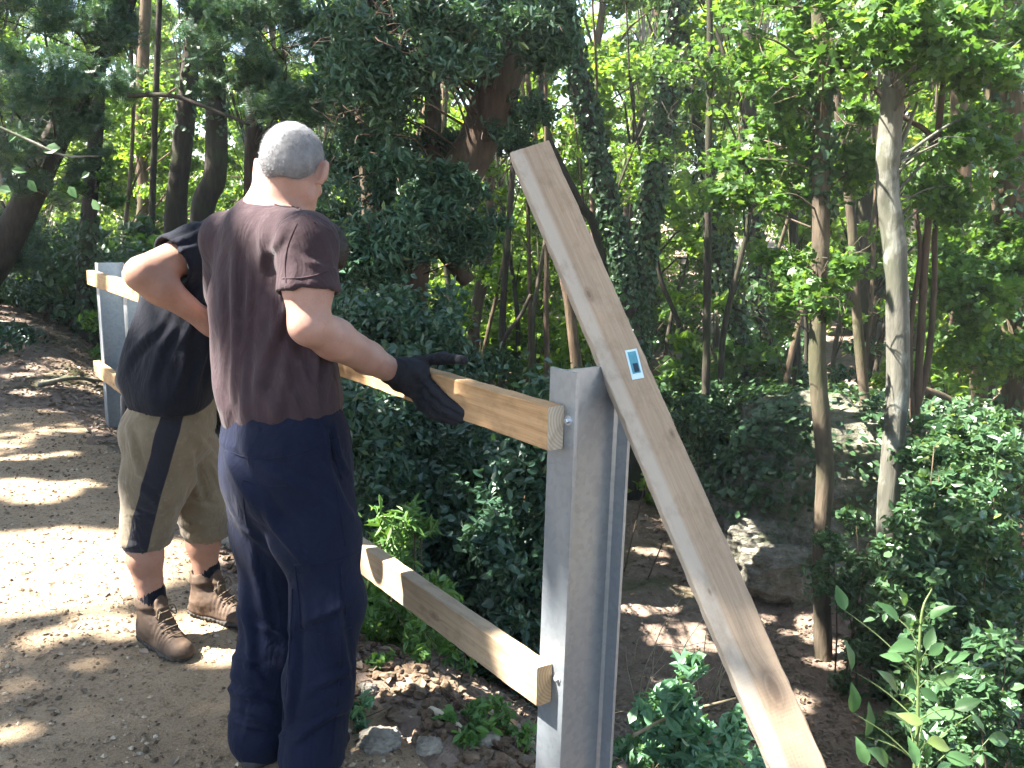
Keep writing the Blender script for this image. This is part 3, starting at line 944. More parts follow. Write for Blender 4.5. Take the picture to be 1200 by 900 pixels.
    def sd(V, N):
        d = np.zeros(len(V))
        # long hanging folds down the left of the back and a fan from the right shoulder and armpit
        for (x0, y0, x1, y1, w, a) in ((262, 300, 256, 480, .011, .009), (276, 290, 268, 500, .012, .010), (250, 330, 246, 430, .012, .008), (292, 330, 283, 505, .013, .007),
                                       (318, 250, 300, 330, .012, .006), (333, 258, 312, 305, .011, .005),
                                       (350, 400, 366, 490, .010, .007), (366, 395, 377, 488, .009, .008), (384, 400, 383, 478, .009, .006),
                                       (330, 395, 352, 500, .012, .005), (318, 350, 345, 440, .016, .006), (300, 440, 330, 505, .014, .006),
                                       (350, 300, 388, 318, .009, .004), (340, 330, 326, 400, .016, .008), (335, 350, 296, 480, .018, .008), (345, 360, 320, 500, .014, .007), (255, 420, 262, 500, .012, .008), (375, 350, 360, 470, .012, .006)):
            d += crease(V, at(x0, y0, 2.20), at(x1, y1, 2.20), w, a) if False else crease2(V, (x0, y0), (x1, y1), w, a)
        d += 0.005 * fbm(V * A(9, 9, 3.5), 3, 21)
        d += 0.002 * gauss(V, waist - R * 0.02, 0.13) * np.maximum(0, np.sin(V[:, 2] * 95 + 3 * fbm(V * 8, 2, 2))) * 0.6
        # doubled hem of the sleeve, collar rib
        h = (V - u1) @ nrm(eR - sR)
        d += 0.0007 * ((h > -0.020) & (np.linalg.norm(V - u1, axis=1) < 0.13)) * 1.0
        d += 0.003 * (np.linalg.norm((V - nk - UP * 0.03) * A(1, 1, 1.0), axis=1) < 0.094)
        return d
    tee = body_mesh('shirt', S, M['maroon'], root, sd)
    seams(tee, [((348, 262), (337, 290), (334, 318), (338, 345)), ((301, 226), (318, 238, ), (340, 243), (358, 238)), ((331, 326), (350, 326), (372, 322), (391, 313)), ((336, 232), (352, 246), (370, 262))], M['maroon'])
    # ---- trousers
    S = SDF(0.008)
    S.chain([waist - UP * 0.030 , pel + UP * 0.03], [0.171, 0.190], 0.04, F, 0.72)
    S.chain([pel + UP * 0.03, pel - UP * 0.04], [0.188, 0.180], 0.05, F, 0.76)
    S.ell(pel - F * 0.045 - UP * 0.05 + R * 0.060, A(0.095, 0.095, 0.105), np.eye(3), 0.08)
    S.ell(pel - F * 0.045 - UP * 0.05 - R * 0.055, A(0.095, 0.095, 0.105), np.eye(3), 0.08)
    for h, k, a, sg in ((hR, kR, aR, 1), (hL, kL, aL, -1)):
        m = h * 0.5 + k * 0.5
        c = k * 0.45 + a * 0.55
        S.chain([h - UP * 0.03, m, k], [0.108, 0.102, 0.091], 0.06)
        S.chain([k, c + A(0, 0.006, 0), a - UP * 0.015], [0.091, 0.089, 0.088], 0.04)
        S.cap(a - UP * 0.185, a - UP * 0.3, 0.12, 0.12, 0.003); S.cut()
    def td(V, N):
        d = 0.006 * fbm(V * A(8, 8, 5), 3, 31)
        for a, k, sd_ in ((aR, kR, 1), (aL, kL, 2)):
            z = V[:, 2] - a[2]
            near = np.exp(-(np.linalg.norm((V - a)[:, :2], axis=1) / 0.13) ** 2)
            st = np.clip(1 - np.abs(z - 0.10) / 0.20, 0, 1)
            ph = fbm(V * 10, 2, 40 + sd_) * 2.4 + ((V - a) @ R) * 14 * (1 if sd_ == 1 else -1)
            d += near * st * 0.010 * (np.abs(np.sin(z * 30 + ph * 1.3)) ** 1.4 - 0.35) * np.clip(.5 + fbm(V * 6, 2, 77) * 1.6, 0, 1.4)
            kz = np.exp(-((V[:, 2] - k[2]) / 0.10) ** 2) * np.exp(-(np.linalg.norm((V - k)[:, :2], axis=1) / 0.12) ** 2)
            d += kz * 0.004 * np.sin(V[:, 2] * 50 + ph * 1.6) * np.clip(fbm(V * 5, 2, 78) * 2 + .3, 0, 1)
            # long drag lines
        for (x0, y0, x1, y1, w, a_) in ((262, 800, 318, 828, .010, .009), (268, 838, 325, 862, .010, .010), (276, 770, 310, 800, .010, .007), (405, 830, 345, 868, .010, .007), (410, 780, 360, 815, .011, .006), (415, 700, 350, 735, .012, .005), (280, 715, 330, 750, .012, .005), (268, 520, 300, 610, .014, .007), (285, 560, 350, 640, .016, .006), (300, 540, 400, 600, .016, .005), (345, 690, 338, 850, .010, .008),
                                        (300, 640, 310, 760, .014, .005), (372, 540, 420, 610, .012, .006), (275, 600, 330, 660, .014, .006), (310, 600, 360, 660, .012, .005), (400, 700, 405, 830, .014, .006), (288, 690, 292, 800, .012, .006)):
            d += crease2(V, (x0, y0), (x1, y1), w, a_ * 1.5)
        # waistband step and the slanted pocket mouth
        wz = (V - waist) @ UP
        d += 0.004 * (wz > -0.055) * 1.0
        d -= crease2(V, (384, 503), (402, 560), .007, -.0) 
        d += crease2(V, (379, 505), (399, 566), .006, .007) - crease2(V, (386, 500), (406, 562), .006, .010)
        return d
    tr = body_mesh('trousers', S, M['navy'], root, td)
    seams(tr, [((384, 500, .004), (391, 528), (401, 562)), ((264, 528), (300, 538), (350, 532), (398, 512)), ((345, 662, .003), (390, 658), (430, 643)), ((346, 664), (350, 700), (352, 738)), ((352, 738), (380, 742), (412, 735)), ((398, 660, .003), (402, 690), (406, 722)),
               ((343, 690), (339, 770), (331, 850)), ((394, 568), (405, 640)), ((400, 745), (396, 820), (388, 885)), ((284, 562), (312, 570), (338, 569)), ((284, 562), (287, 600), (290, 618))], M['navy'])
    # white undershirt edge showing at the waist
    # ---- glove gripping the rail
    S = SDF(0.0042)
    fo = nrm(wR - eR)
    RY = lambda x, y, off=0.0: rail_point(x, y) - N3 * off
    S.cap(wR - fo * 0.020, wR + fo * 0.025, 0.0385, 0.037, 0.012)
    k0 = rail_point(500, 437) - N3 * 0.020
    palm = [wR + fo * 0.02, (wR + k0) / 2 - N3 * 0.004, k0]
    S.chain(palm, [0.036, 0.040, 0.034], 0.02, N3, 0.72)
    S.cap(wR + fo * 0.03 - UP * 0.012, rail_point(497, 456) - N3 * 0.020, 0.030, 0.026, 0.02)
    thumb = [wR + fo * 0.025 + UP * 0.012, rail_point(489, 428) - N3 * 0.004 + UP * .008, rail_point(515, 424) + N3 * 0.012 + UP * 0.010, rail_point(538, 428) + N3 * 0.016 + UP * 0.012]
    S.chain(thumb, [0.024, 0.018, 0.0150, 0.0105], 0.014)
    tips = [((502, 441), (516, 457), (529, 471), (543, 484)), ((499, 449), (512, 465), (527, 480), (541, 491)), ((495, 456), (506, 472), (519, 486), (531, 494)), ((490, 461), (499, 475), (509, 485), (519, 492))]
    for i, t4 in enumerate(tips):
        ofs = (0.016, 0.017, 0.013, -0.004)
        ch = [rail_point(*q) - N3 * (ofs[j] + 0.004 * (i == 1)) for j, q in enumerate(t4)]
        r = 0.0138 if i < 3 else 0.0122
        S.cap(ch[0] - fo * 0.02, ch[0], r * 1.15, r * 1.05, 0.012)
        for j in range(3): S.cap(ch[j], ch[j + 1], r * (1.05 - 0.05 * j), r * (1.0 - 0.06 * j), 0.0045)
    def gd(V, N):
        d = 0.0012 * fbm(V * 60, 3, 3)
        q = (V - wR) @ fo
        d += 0.002 * (q < 0.006) * (0.5 + 0.5 * np.sin(q * 900))
        d += gauss(V, rail_point(484, 437), 0.04) * 0.0012 * np.sin(V @ A(110, 50, 90))
        return d
    body_mesh('glove', S, M['glove'], root, gd)
    # ---- boots, mostly below the frame
    boot(root, aR, A(0.12, 1, 0), M['black_leather'], M['rubber'], M['black_leather'], -0.01, lowcut=0.07)
    boot(root, aL, A(0.05, 1, 0), M['black_leather'], M['rubber'], M['black_leather'], -0.01, lowcut=0.07)

def rail_point(px, py):
    """point of the upper rail's outer face seen at a pixel"""
    off = -(PD / 2 + RT)
    d = ray(px, py)
    t = ((F0 @ ND) + off) / (d[0] * ND[0] + d[1] * ND[1])
    return CAMP + d * t

def crease2(V, p0, p1, wid, amp):
    """a fold along a line that runs down the side the camera sees"""
    q = V - CAMP
    z = q @ FWD
    u = 600 + FPX * (q @ CR) / z; v = 450 - FPX * (q @ CU) / z
    dx, dy = p1[0] - p0[0], p1[1] - p0[1]
    t = np.clip(((u - p0[0]) * dx + (v - p0[1]) * dy) / (dx * dx + dy * dy), 0, 1)
    bow = 4 * np.sin(t * np.pi * 1.3 + p0[0])
    ex, ey = u - p0[0] - t * dx - bow, v - p0[1] - t * dy
    r = np.hypot(ex, ey) / (FPX / z)
    sd = (ex * dy - ey * dx) / math.hypot(dx, dy) / (FPX / z)
    prof = 1.3 * np.exp(-(r / wid) ** 2) - 0.9 * np.exp(-((sd - wid * 1.5) / (wid * .9)) ** 2) * np.exp(-((r - np.abs(sd)) / wid) ** 2)
    return amp * prof * np.sin(np.pi * (0.08 + 0.84 * t))

def build_man_back(skin, M):
    th = rad(74); F, R = limb_frame((math.sin(th), math.cos(th)))
    pel = at(203, 492, 2.97)
    hR, hL = pel + R * 0.088, pel - R * 0.088
    kR, kL = at(170, 612, 2.89), at(241, 604, 3.12)
    aR, aL = at(180, 712, 2.88), at(243, 688, 3.10)
    aR[2], aL[2] = 0.115, 0.115
    waist, chest = at(204, 432, 2.96), at(238, 345, 2.94)
    shc = at(262, 296, 2.94)
    sR, sL = at(232, 292, 2.80), at(290, 300, 3.10)
    eR, wR = at(167, 321, 2.64), at(236, 372, 2.72)
    hc = at(368, 301, 2.96); nk = at(312, 290, 2.95)
    root = empty('person', (pel[0], pel[1], 0), 'man in a black t-shirt and khaki shorts bending forward behind the other man, elbow out', 'person')
    S = SDF(0.007)
    hF = nrm(A(F[0], F[1], -1.7)); hU = nrm(A(F[0] * 1.7, F[1] * 1.7, 1))
    Lh, Bh = head_sdf(S, hc, hF, hU, 0.98)
    S.cap(nk, hc - hU * 0.05, 0.06, 0.055, 0.03)
    S.cap(shc, nk, 0.075, 0.060, 0.05)
    S.chain([pel, waist, chest, shc], [0.15, 0.14, 0.155, 0.11], 0.06, F, 0.68)
    S.cap(shc, sR, 0.075, 0.06, 0.04); S.cap(shc, sL, 0.075, 0.06, 0.04)
    S.chain([sR, eR], [0.060, 0.050], 0.03); S.chain([eR, eR * 0.7 + wR * 0.3, wR], [0.047, 0.050, 0.031], 0.025)
    S.ell(eR - nrm(wR - eR) * 0.010, A(0.028, 0.028, 0.028), np.eye(3), 0.02)
    hand_sdf(S, wR, nrm(wR - eR + A(0.04, 0.05, -0.01)), A(0.3, -0.9, 0.5), -1, 0.55)
    eL = at(300, 398, 3.14); wL = at(338, 372, 3.20)
    S.chain([sL, eL, wL], [0.058, 0.046, 0.029], 0.03)
    hand_sdf(S, wL, nrm(A(.35, .3, -.3)), A(0.2, 0.2, 1), -1, 0.6)
    for h, k, a, s in ((hR, kR, aR, 1), (hL, kL, aL, -1)):
        cf = k * 0.66 + a * 0.34 - F * 0.012
        S.chain([h, k], [0.092, 0.064], 0.05)
        S.chain([k, cf, a * .9 + k * .1, a - UP * .05], [0.060, 0.0575, 0.038, 0.040], 0.03)
        S.ell(k + F * 0.03, A(0.045, 0.045, 0.05), np.eye(3), 0.03)
    body_mesh('body', S, skin, root, lambda V, N: 0.0012 * fbm(V * 40, 3, 5))
    S = SDF(0.006)
    S.ell(Lh(0, -0.016, 0.036), A(0.083, 0.099, 0.090), Bh, 0.01)
    S.ell(Lh(0, -0.060, -0.010), A(0.066, 0.048, 0.062), Bh, 0.03)
    S.ell(Lh(0, 0.104, -0.045), A(0.10, 0.082, 0.105), Bh, 0.01); S.cut()
    S.ell(Lh(0, -0.03, -0.160), A(0.13, 0.15, 0.088), Bh, 0.01); S.cut()
    V, Fq = S.surf(); V = relax(V, Fq, 1)
    hm = mat_hair('dark_hair', (0.010, 0.008, 0.007), (0.035, 0.028, 0.022))
    hair = np_mesh('hair', V, [Fq], hm, root, smooth=True)
    hair_fuzz('strands', V, Fq, hm, hair, 5000, 0.02, -hF * 0.3, 5)
    # shirt, hanging loose behind
    S = SDF(0.008)
    hemc = at(198, 452, 2.95)
    S.chain([hemc, waist, chest], [0.176, 0.172, 0.186], 0.06, F, 0.80)
    S.cap(chest, shc - UP * .01, 0.186, 0.13, 0.08, F, 0.72)
    S.cap(shc, sR, 0.085, 0.078, 0.05); S.cap(shc, sL, 0.085, 0.078, 0.05)
    S.cap(shc, nk - nrm(nk - shc) * 0.03, 0.088, 0.070, 0.04)
    S.cap(at(196, 350, 2.92), at(166, 438, 2.92), 0.075, 0.060, 0.06, R, 1.0)      # back panel swinging out
    S.cap(at(166, 425, 2.92), at(144, 447, 2.92), 0.045, 0.022, 0.03)
    S.cap(at(215, 400, 2.85), at(205, 462, 2.82), 0.09, 0.085, 0.06)
    u1 = sR + (eR - sR) * 0.50
    S.cap(sR, u1, 0.080, 0.084, 0.03, flat=True)
    S.cap(u1 - nrm(eR - sR) * 0.004, u1 + nrm(eR - sR) * 0.004, 0.068, 0.069, 0.003, flat=True); S.cut()
    S.chain([sL, sL + (eL - sL) * 0.5], [0.078, 0.074], 0.035)
    lowp = at(198, 470, 2.9)
    S.ell(A(lowp[0] + .02, lowp[1], lowp[2] - 0.14), A(0.4, 0.4, 0.125), np.eye(3), 0.003); S.cut()
    def sd(V, N):
        d = 0.006 * fbm(V * A(8, 8, 4), 3, 22)
        for (x0, y0, x1, y1, w, a) in ((205, 285, 262, 262, .010, .008), (200, 298, 250, 280, .010, .008), (215, 275, 262, 256, .008, .006), (190, 370, 150, 430, .014, .010), (205, 385, 170, 450, .014, .009), (225, 400, 200, 465, .014, .008), (240, 390, 232, 465, .012, .008), (238, 330, 215, 400, .014, .008)):
            d += crease2(V, (x0, y0), (x1, y1), w, a)
        return d
    body_mesh('shirt', S, M['black'], root, sd)
    # shorts
    S = SDF(0.0075)
    S.chain([waist - UP * 0.03, pel], [0.165, 0.176], 0.05, F, 0.80)
    S.ell(pel - F * 0.07 - UP * 0.04 + R * 0.06, A(0.10, 0.10, 0.10), np.eye(3), 0.06)
    S.ell(pel - F * 0.07 - UP * 0.04 - R * 0.06, A(0.10, 0.10, 0.10), np.eye(3), 0.06)
    hems = []
    for h, k in ((hR, kR), (hL, kL)):
        e = k - UP * 0.045
        S.chain([h - UP * 0.02, h * .45 + k * .55, e], [0.115, 0.110, 0.088], 0.045)
        S.cap(e - UP * 0.135, e - UP * 0.3, 0.12, 0.12, 0.003); S.cut()
    # side stripe and folds
    def sh(V, N):
        d = 0.006 * fbm(V * A(9, 9, 6), 3, 33)
        for (x0, y0, x1, y1, w, a) in ((225, 500, 262, 560, .014, .008), (215, 520, 240, 590, .014, .008), (150, 560, 190, 600, .012, .007), (146, 500, 170, 560, .012, .007), (210, 480, 262, 520, .012, .006), (150, 600, 185, 612, .009, .006), (215, 590, 262, 596, .009, .006), (240, 540, 268, 575, .010, .007)):
            d += crease2(V, (x0, y0), (x1, y1), w, a)
        for k in (kR, kL):
            d += 0.003 * (np.abs(V[:, 2] - k[2] + 0.055) < 0.012)
        return d
    sht = body_mesh('shorts', S, M['khaki'], root, sh, attr=lambda V: stripe_at(V, hR, kR, R, F))
    # side pouch at the back pocket
    S = SDF(0.006)
    pc = at(149, 477, 2.90)
    S.cap(pc + UP * 0.025, pc - UP * 0.03, 0.034, 0.036, 0.01, F, 0.6)
    body_mesh('pouch', S, M['pouch'], sht, lambda V, N: 0.002 * fbm(V * 30, 2, 2))
    # socks and boots
    for a, k, dr in ((aR, kR, (0.80, -0.60)), (aL, kL, (0.93, -0.36))):
        S = SDF(0.005)
        up = nrm(k - a)
        S.cap(a + up * 0.012 - UP * .02, a + up * 0.092, 0.0455, 0.0455, 0.01)
        body_mesh('sock', S, M['black'], root, lambda V, N: 0.0012 * np.sin(np.arctan2(V[:, 1] - V[:, 1].mean(), V[:, 0] - V[:, 0].mean()) * 34))
        boot(root, a, dr, M['brown_leather'], M['rubber'], M['lace'], 0.012)

def stripe_at(c, h, k, R, F):
    t = np.clip((h[2] - c[:, 2]) / (h[2] - k[2]), -1, 2)
    q = c - (h + (k - h) * t[:, None])
    along = q @ F; out = q @ R
    return np.where(out > 0.0, 0.036 - np.abs(along + 0.002 + 0.004 * fbm(c * 14, 2, 3)), -0.05) * 10 + 0.5

def build_people():
    skin1 = mat_skin('skin_fair', (0.26, 0.140, 0.105), (0.35, 0.205, 0.160), (0.30, 0.110, 0.080))
    skin2 = mat_skin('skin_tanned', (0.235, 0.122, 0.084), (0.315, 0.175, 0.125), (0.27, 0.10, 0.068))
    M = dict(maroon=mat_cloth('faded_maroon_cotton', (0.026, 0.0150, 0.0180), (0.041, 0.0255, 0.0295), 8, sheen=0.05, fade=(0.055, 0.037, 0.042)),
             navy=mat_cloth('navy_work_cloth', (0.0029, 0.0046, 0.0150), (0.0050, 0.0075, 0.0225), 9, sheen=0.02, fade=(0.008, 0.0105, 0.022)),
             black=mat_cloth('black_cotton', (0.0036, 0.0042, 0.0085), (0.0068, 0.0076, 0.0135), 9, sheen=0.03, fade=(0.013, 0.014, 0.022)),
             khaki=mat_cloth('khaki_cotton', (0.100, 0.078, 0.050), (0.150, 0.120, 0.080), 10, sheen=0.15, fade=(0.20, 0.165, 0.115), panel=(0.011, 0.011, 0.017)),
             stripe=mat_cloth('black_side_panel', (0.008, 0.008, 0.014), (0.014, 0.014, 0.022), 10),
             pouch=mat_cloth('black_pouch_cloth', (0.010, 0.011, 0.015), (0.02, 0.021, 0.028), 20),
             glove=mat_cloth('black_glove_knit', (0.008, 0.009, 0.012), (0.017, 0.018, 0.023), 20, weave=600, rough=0.75, sheen=0.0),
             brown_leather=mat_simple('scuffed_brown_leather', (0.034, 0.020, 0.013), (0.100, 0.064, 0.042), 22, 0.75, 0.4, 0.004),
             black_leather=mat_simple('black_leather', (0.010, 0.009, 0.009), (0.03, 0.027, 0.025), 22, 0.6, 0.3, 0.003),
             rubber=mat_simple('dark_rubber', (0.020, 0.018, 0.017), (0.05, 0.043, 0.036), 40, 0.85, 0.3, 0.003),
             lace=mat_simple('boot_lace', (0.06, 0.045, 0.03), (0.12, 0.09, 0.06), 90, 0.9, 0.3, 0.002))
    build_man_front(skin1, M)
    build_man_back(skin2, M)
# ------------------------------------------------------------------ foliage
SUN = nrm(A(-0.74, -0.10, 1.0))
GAPS = []          # holes cut in the leaves for sun patches: (point that sun reaches, radius)

def in_gap(P):
    k = np.zeros(len(P), bool)
    for c, r in GAPS:
        q = P - c
        t = q @ SUN
        d2 = (q * q).sum(1) - t * t
        k |= (t > 0.6) & (d2 < (r + 0.055) ** 2)
    return k

class Fol:
    """collects leaves, builds one mesh"""
    keep = False
    def __init__(s, seed): s.r = np.random.default_rng(seed); s.P, s.L, s.N, s.T, s.W = [], [], [], [], []
    def add(s, P, L, w=0.6, up=0.8, out=None, droop=0.3, jit=1.0, var=0.35):
        n = len(P); r = s.r
        N = r.normal(0, jit, (n, 3)); N[:, 2] += up * 1.5
        if out is not None: N += out
        N = nrm(N)
        T = r.normal(0, 1, (n, 3)); T[:, 2] -= droop
        T = nrm(T - N * (T * N).sum(1)[:, None])
        s.P.append(P); s.N.append(N); s.T.append(T)
        l = L * r.uniform(1 - var, 1 + var, n); s.L.append(l); s.W.append(l * w * r.uniform(0.85, 1.15, n))
    def clump(s, c, r, n, L, flat=0.7, **k):
        g = s.r.normal(0, 1, (n, 3)); g = nrm(g) * (s.r.random(n) ** 0.45)[:, None]
        g[:, 2] *= flat
        # break the outline into smaller sprays
        m = max(3, n // 60)
        h = nrm(s.r.normal(0, 1, (m, 3))) * (s.r.random(m) ** 0.33)[:, None]; h[:, 2] *= flat
        pick = s.r.integers(0, m, n)
        P = 0.35 * g + 0.75 * h[pick] + s.r.normal(0, 0.10, (n, 3))
        s.add(c + P * r, L, **k)
    def cat(s):
        P, N, T = np.concatenate(s.P), np.concatenate(s.N), np.concatenate(s.T)
        L, W = np.concatenate(s.L), np.concatenate(s.W)
        k = ~in_gap(P) if not s.keep else np.ones(len(P), bool)
        return P[k], N[k], T[k], L[k], W[k]
    def build(s, name, mat, parent=None, shape='leaf', seed=0):
        P, N, T, L, W = s.cat()
        B = np.cross(N, T); n = len(P)
        L = L[:, None]; W = W[:, None]
        if shape == 'diamond':
            V = np.stack([P - T * L * .5, P + B * W * .5 + N * L * .07, P + T * L * .5 - N * L * .06, P - B * W * .5 + N * L * .07], 1)
            i = np.arange(n)[:, None] * 4
            F = [np.concatenate([i + [[0, 1, 2]], i + [[0, 2, 3]]], 1).reshape(-1, 3)]; per = 2
        elif shape == 'leaf':
            V = np.stack([P - T * L * .5, P + B * W * .46 - T * L * .16 + N * L * .08, P + B * W * .34 + T * L * .20 + N * L * .05, P + T * L * .5 - N * L * .08,
                          P - B * W * .34 + T * L * .20 + N * L * .05, P - B * W * .46 - T * L * .16 + N * L * .08], 1)
            i = np.arange(n)[:, None] * 6
            F = [np.concatenate([i + [[0, 1, 2, 3]], i + [[0, 3, 4, 5]]], 1).reshape(-1, 4)]; per = 2
        elif shape == 'palmate':       # five-lobed
            pts = [(0, -.42), (.22, -.30), (.50, -.10), (.25, .02), (.36, .34), (.10, .18), (0, .55), (-.10, .18), (-.36, .34), (-.25, .02), (-.50, -.10), (-.22, -.30)]
            V = np.stack([P + B * W * (x * 1.25) + T * L * y + N * L * (.09 * abs(x) - .05 * max(y, 0)) for x, y in pts], 1)
            i = np.arange(n)[:, None] * 12
            F = [np.concatenate([i + [[0, 1, 2, 3]], i + [[0, 3, 4, 5]], i + [[0, 5, 6, 7]], i + [[0, 7, 8, 9]], i + [[0, 9, 10, 11]]], 1).reshape(-1, 4)]; per = 5
        elif shape == 'frond':         # yew or fir spray: narrow needles both sides of a twig
            vs, fs_, o = [], [], 0
            K = 6
            for kk in range(K):
                u = -0.5 + kk / K
                for sg in (-1, 1):
                    b0 = P + T * L * u; b1 = P + T * L * (u + 0.09)
                    tp = P + T * L * (u + 0.22) + B * sg * W * 0.5 * (1 - 0.5 * abs(u)) - N * L * 0.03
                    vs += [b0, b1, tp]; fs_.append([o, o + 1, o + 2]); o += 3
            V = np.stack(vs, 1); i = np.arange(n)[:, None] * o
            F = [np.concatenate([i + [f] for f in fs_], 1).reshape(-1, 3)]; per = K * 2
        m = V.shape[1]
        rnd = np.clip(s.r.normal(0.45, 0.24, n), 0, 1)
        return np_mesh(name, V.reshape(-1, 3), F, mat, parent, rnd=np.repeat(rnd, per))

def rel(P, root):      # world -> local of an unrotated empty
    return np.asarray(P) - np.array(root.location)

def reparent(o, root):
    o.parent = root
    o.matrix_parent_inverse = Matrix.Translation(-Vector(root.location))
    return o

LM = {}
def build_leaf_mats():
    LM['yew'] = mat_leaf('yew_needles', (0.022, 0.054, 0.036), (0.062, 0.120, 0.066), 0.25, 0.42)
    LM['ivy'] = mat_leaf('ivy_leaves', (0.020, 0.050, 0.024), (0.062, 0.115, 0.046), 0.28, 0.36, spec=0.5)
    LM['maple'] = mat_leaf('maple_leaves', (0.042, 0.098, 0.026), (0.110, 0.195, 0.055), 0.58, 0.45)
    LM['beech'] = mat_leaf('fresh_leaves', (0.072, 0.145, 0.026), (0.175, 0.265, 0.055), 0.65, 0.45)
    LM['dark'] = mat_leaf('dark_shrub_leaves', (0.016, 0.044, 0.028), (0.048, 0.098, 0.056), 0.22, 0.38, spec=0.5)
    LM['gloss'] = mat_leaf('glossy_leaves', (0.030, 0.076, 0.034), (0.085, 0.150, 0.070), 0.38, 0.34, spec=0.5)
    LM['weed'] = mat_leaf('weed_leaves', (0.060, 0.140, 0.035), (0.130, 0.225, 0.070), 0.4, 0.45)
    LM['mint'] = mat_leaf('pale_weed_leaves', (0.075, 0.175, 0.095), (0.175, 0.300, 0.190), 0.35, 0.38)
    LM['litter'] = mat_leaf('dead_leaves', (0.070, 0.048, 0.033), (0.240, 0.175, 0.125), 0.1, 0.7, tint=(1.2, 1.0, 0.7))
    LM['straw'] = mat_leaf('dry_straw', (0.25, 0.20, 0.12), (0.48, 0.42, 0.30), 0.2, 0.7, tint=(1.1, 1.0, 0.7))
    LM['sapling'] = mat_leaf('sapling_leaves', (0.050, 0.115, 0.042), (0.095, 0.180, 0.075), 0.45, 0.4)
    LM['bark_dark'] = mat_bark('dark_bark', (0.016, 0.013, 0.011), (0.055, 0.043, 0.034), moss=0.4)
    LM['bark_brown'] = mat_bark('brown_bark', (0.045, 0.030, 0.020), (0.135, 0.092, 0.062), moss=0.3)
    LM['bark_red'] = mat_bark('reddish_yew_bark', (0.034, 0.022, 0.016), (0.095, 0.062, 0.045), moss=0.2)
    LM['bark_pale'] = mat_bark('pale_grey_bark', (0.055, 0.052, 0.042), (0.145, 0.138, 0.112), 4.0, moss=0.45, lichen=(0.21, 0.21, 0.18))
    LM['bark_tan'] = mat_bark('tan_bark', (0.045, 0.035, 0.025), (0.130, 0.100, 0.070), 5.0, moss=0.4)

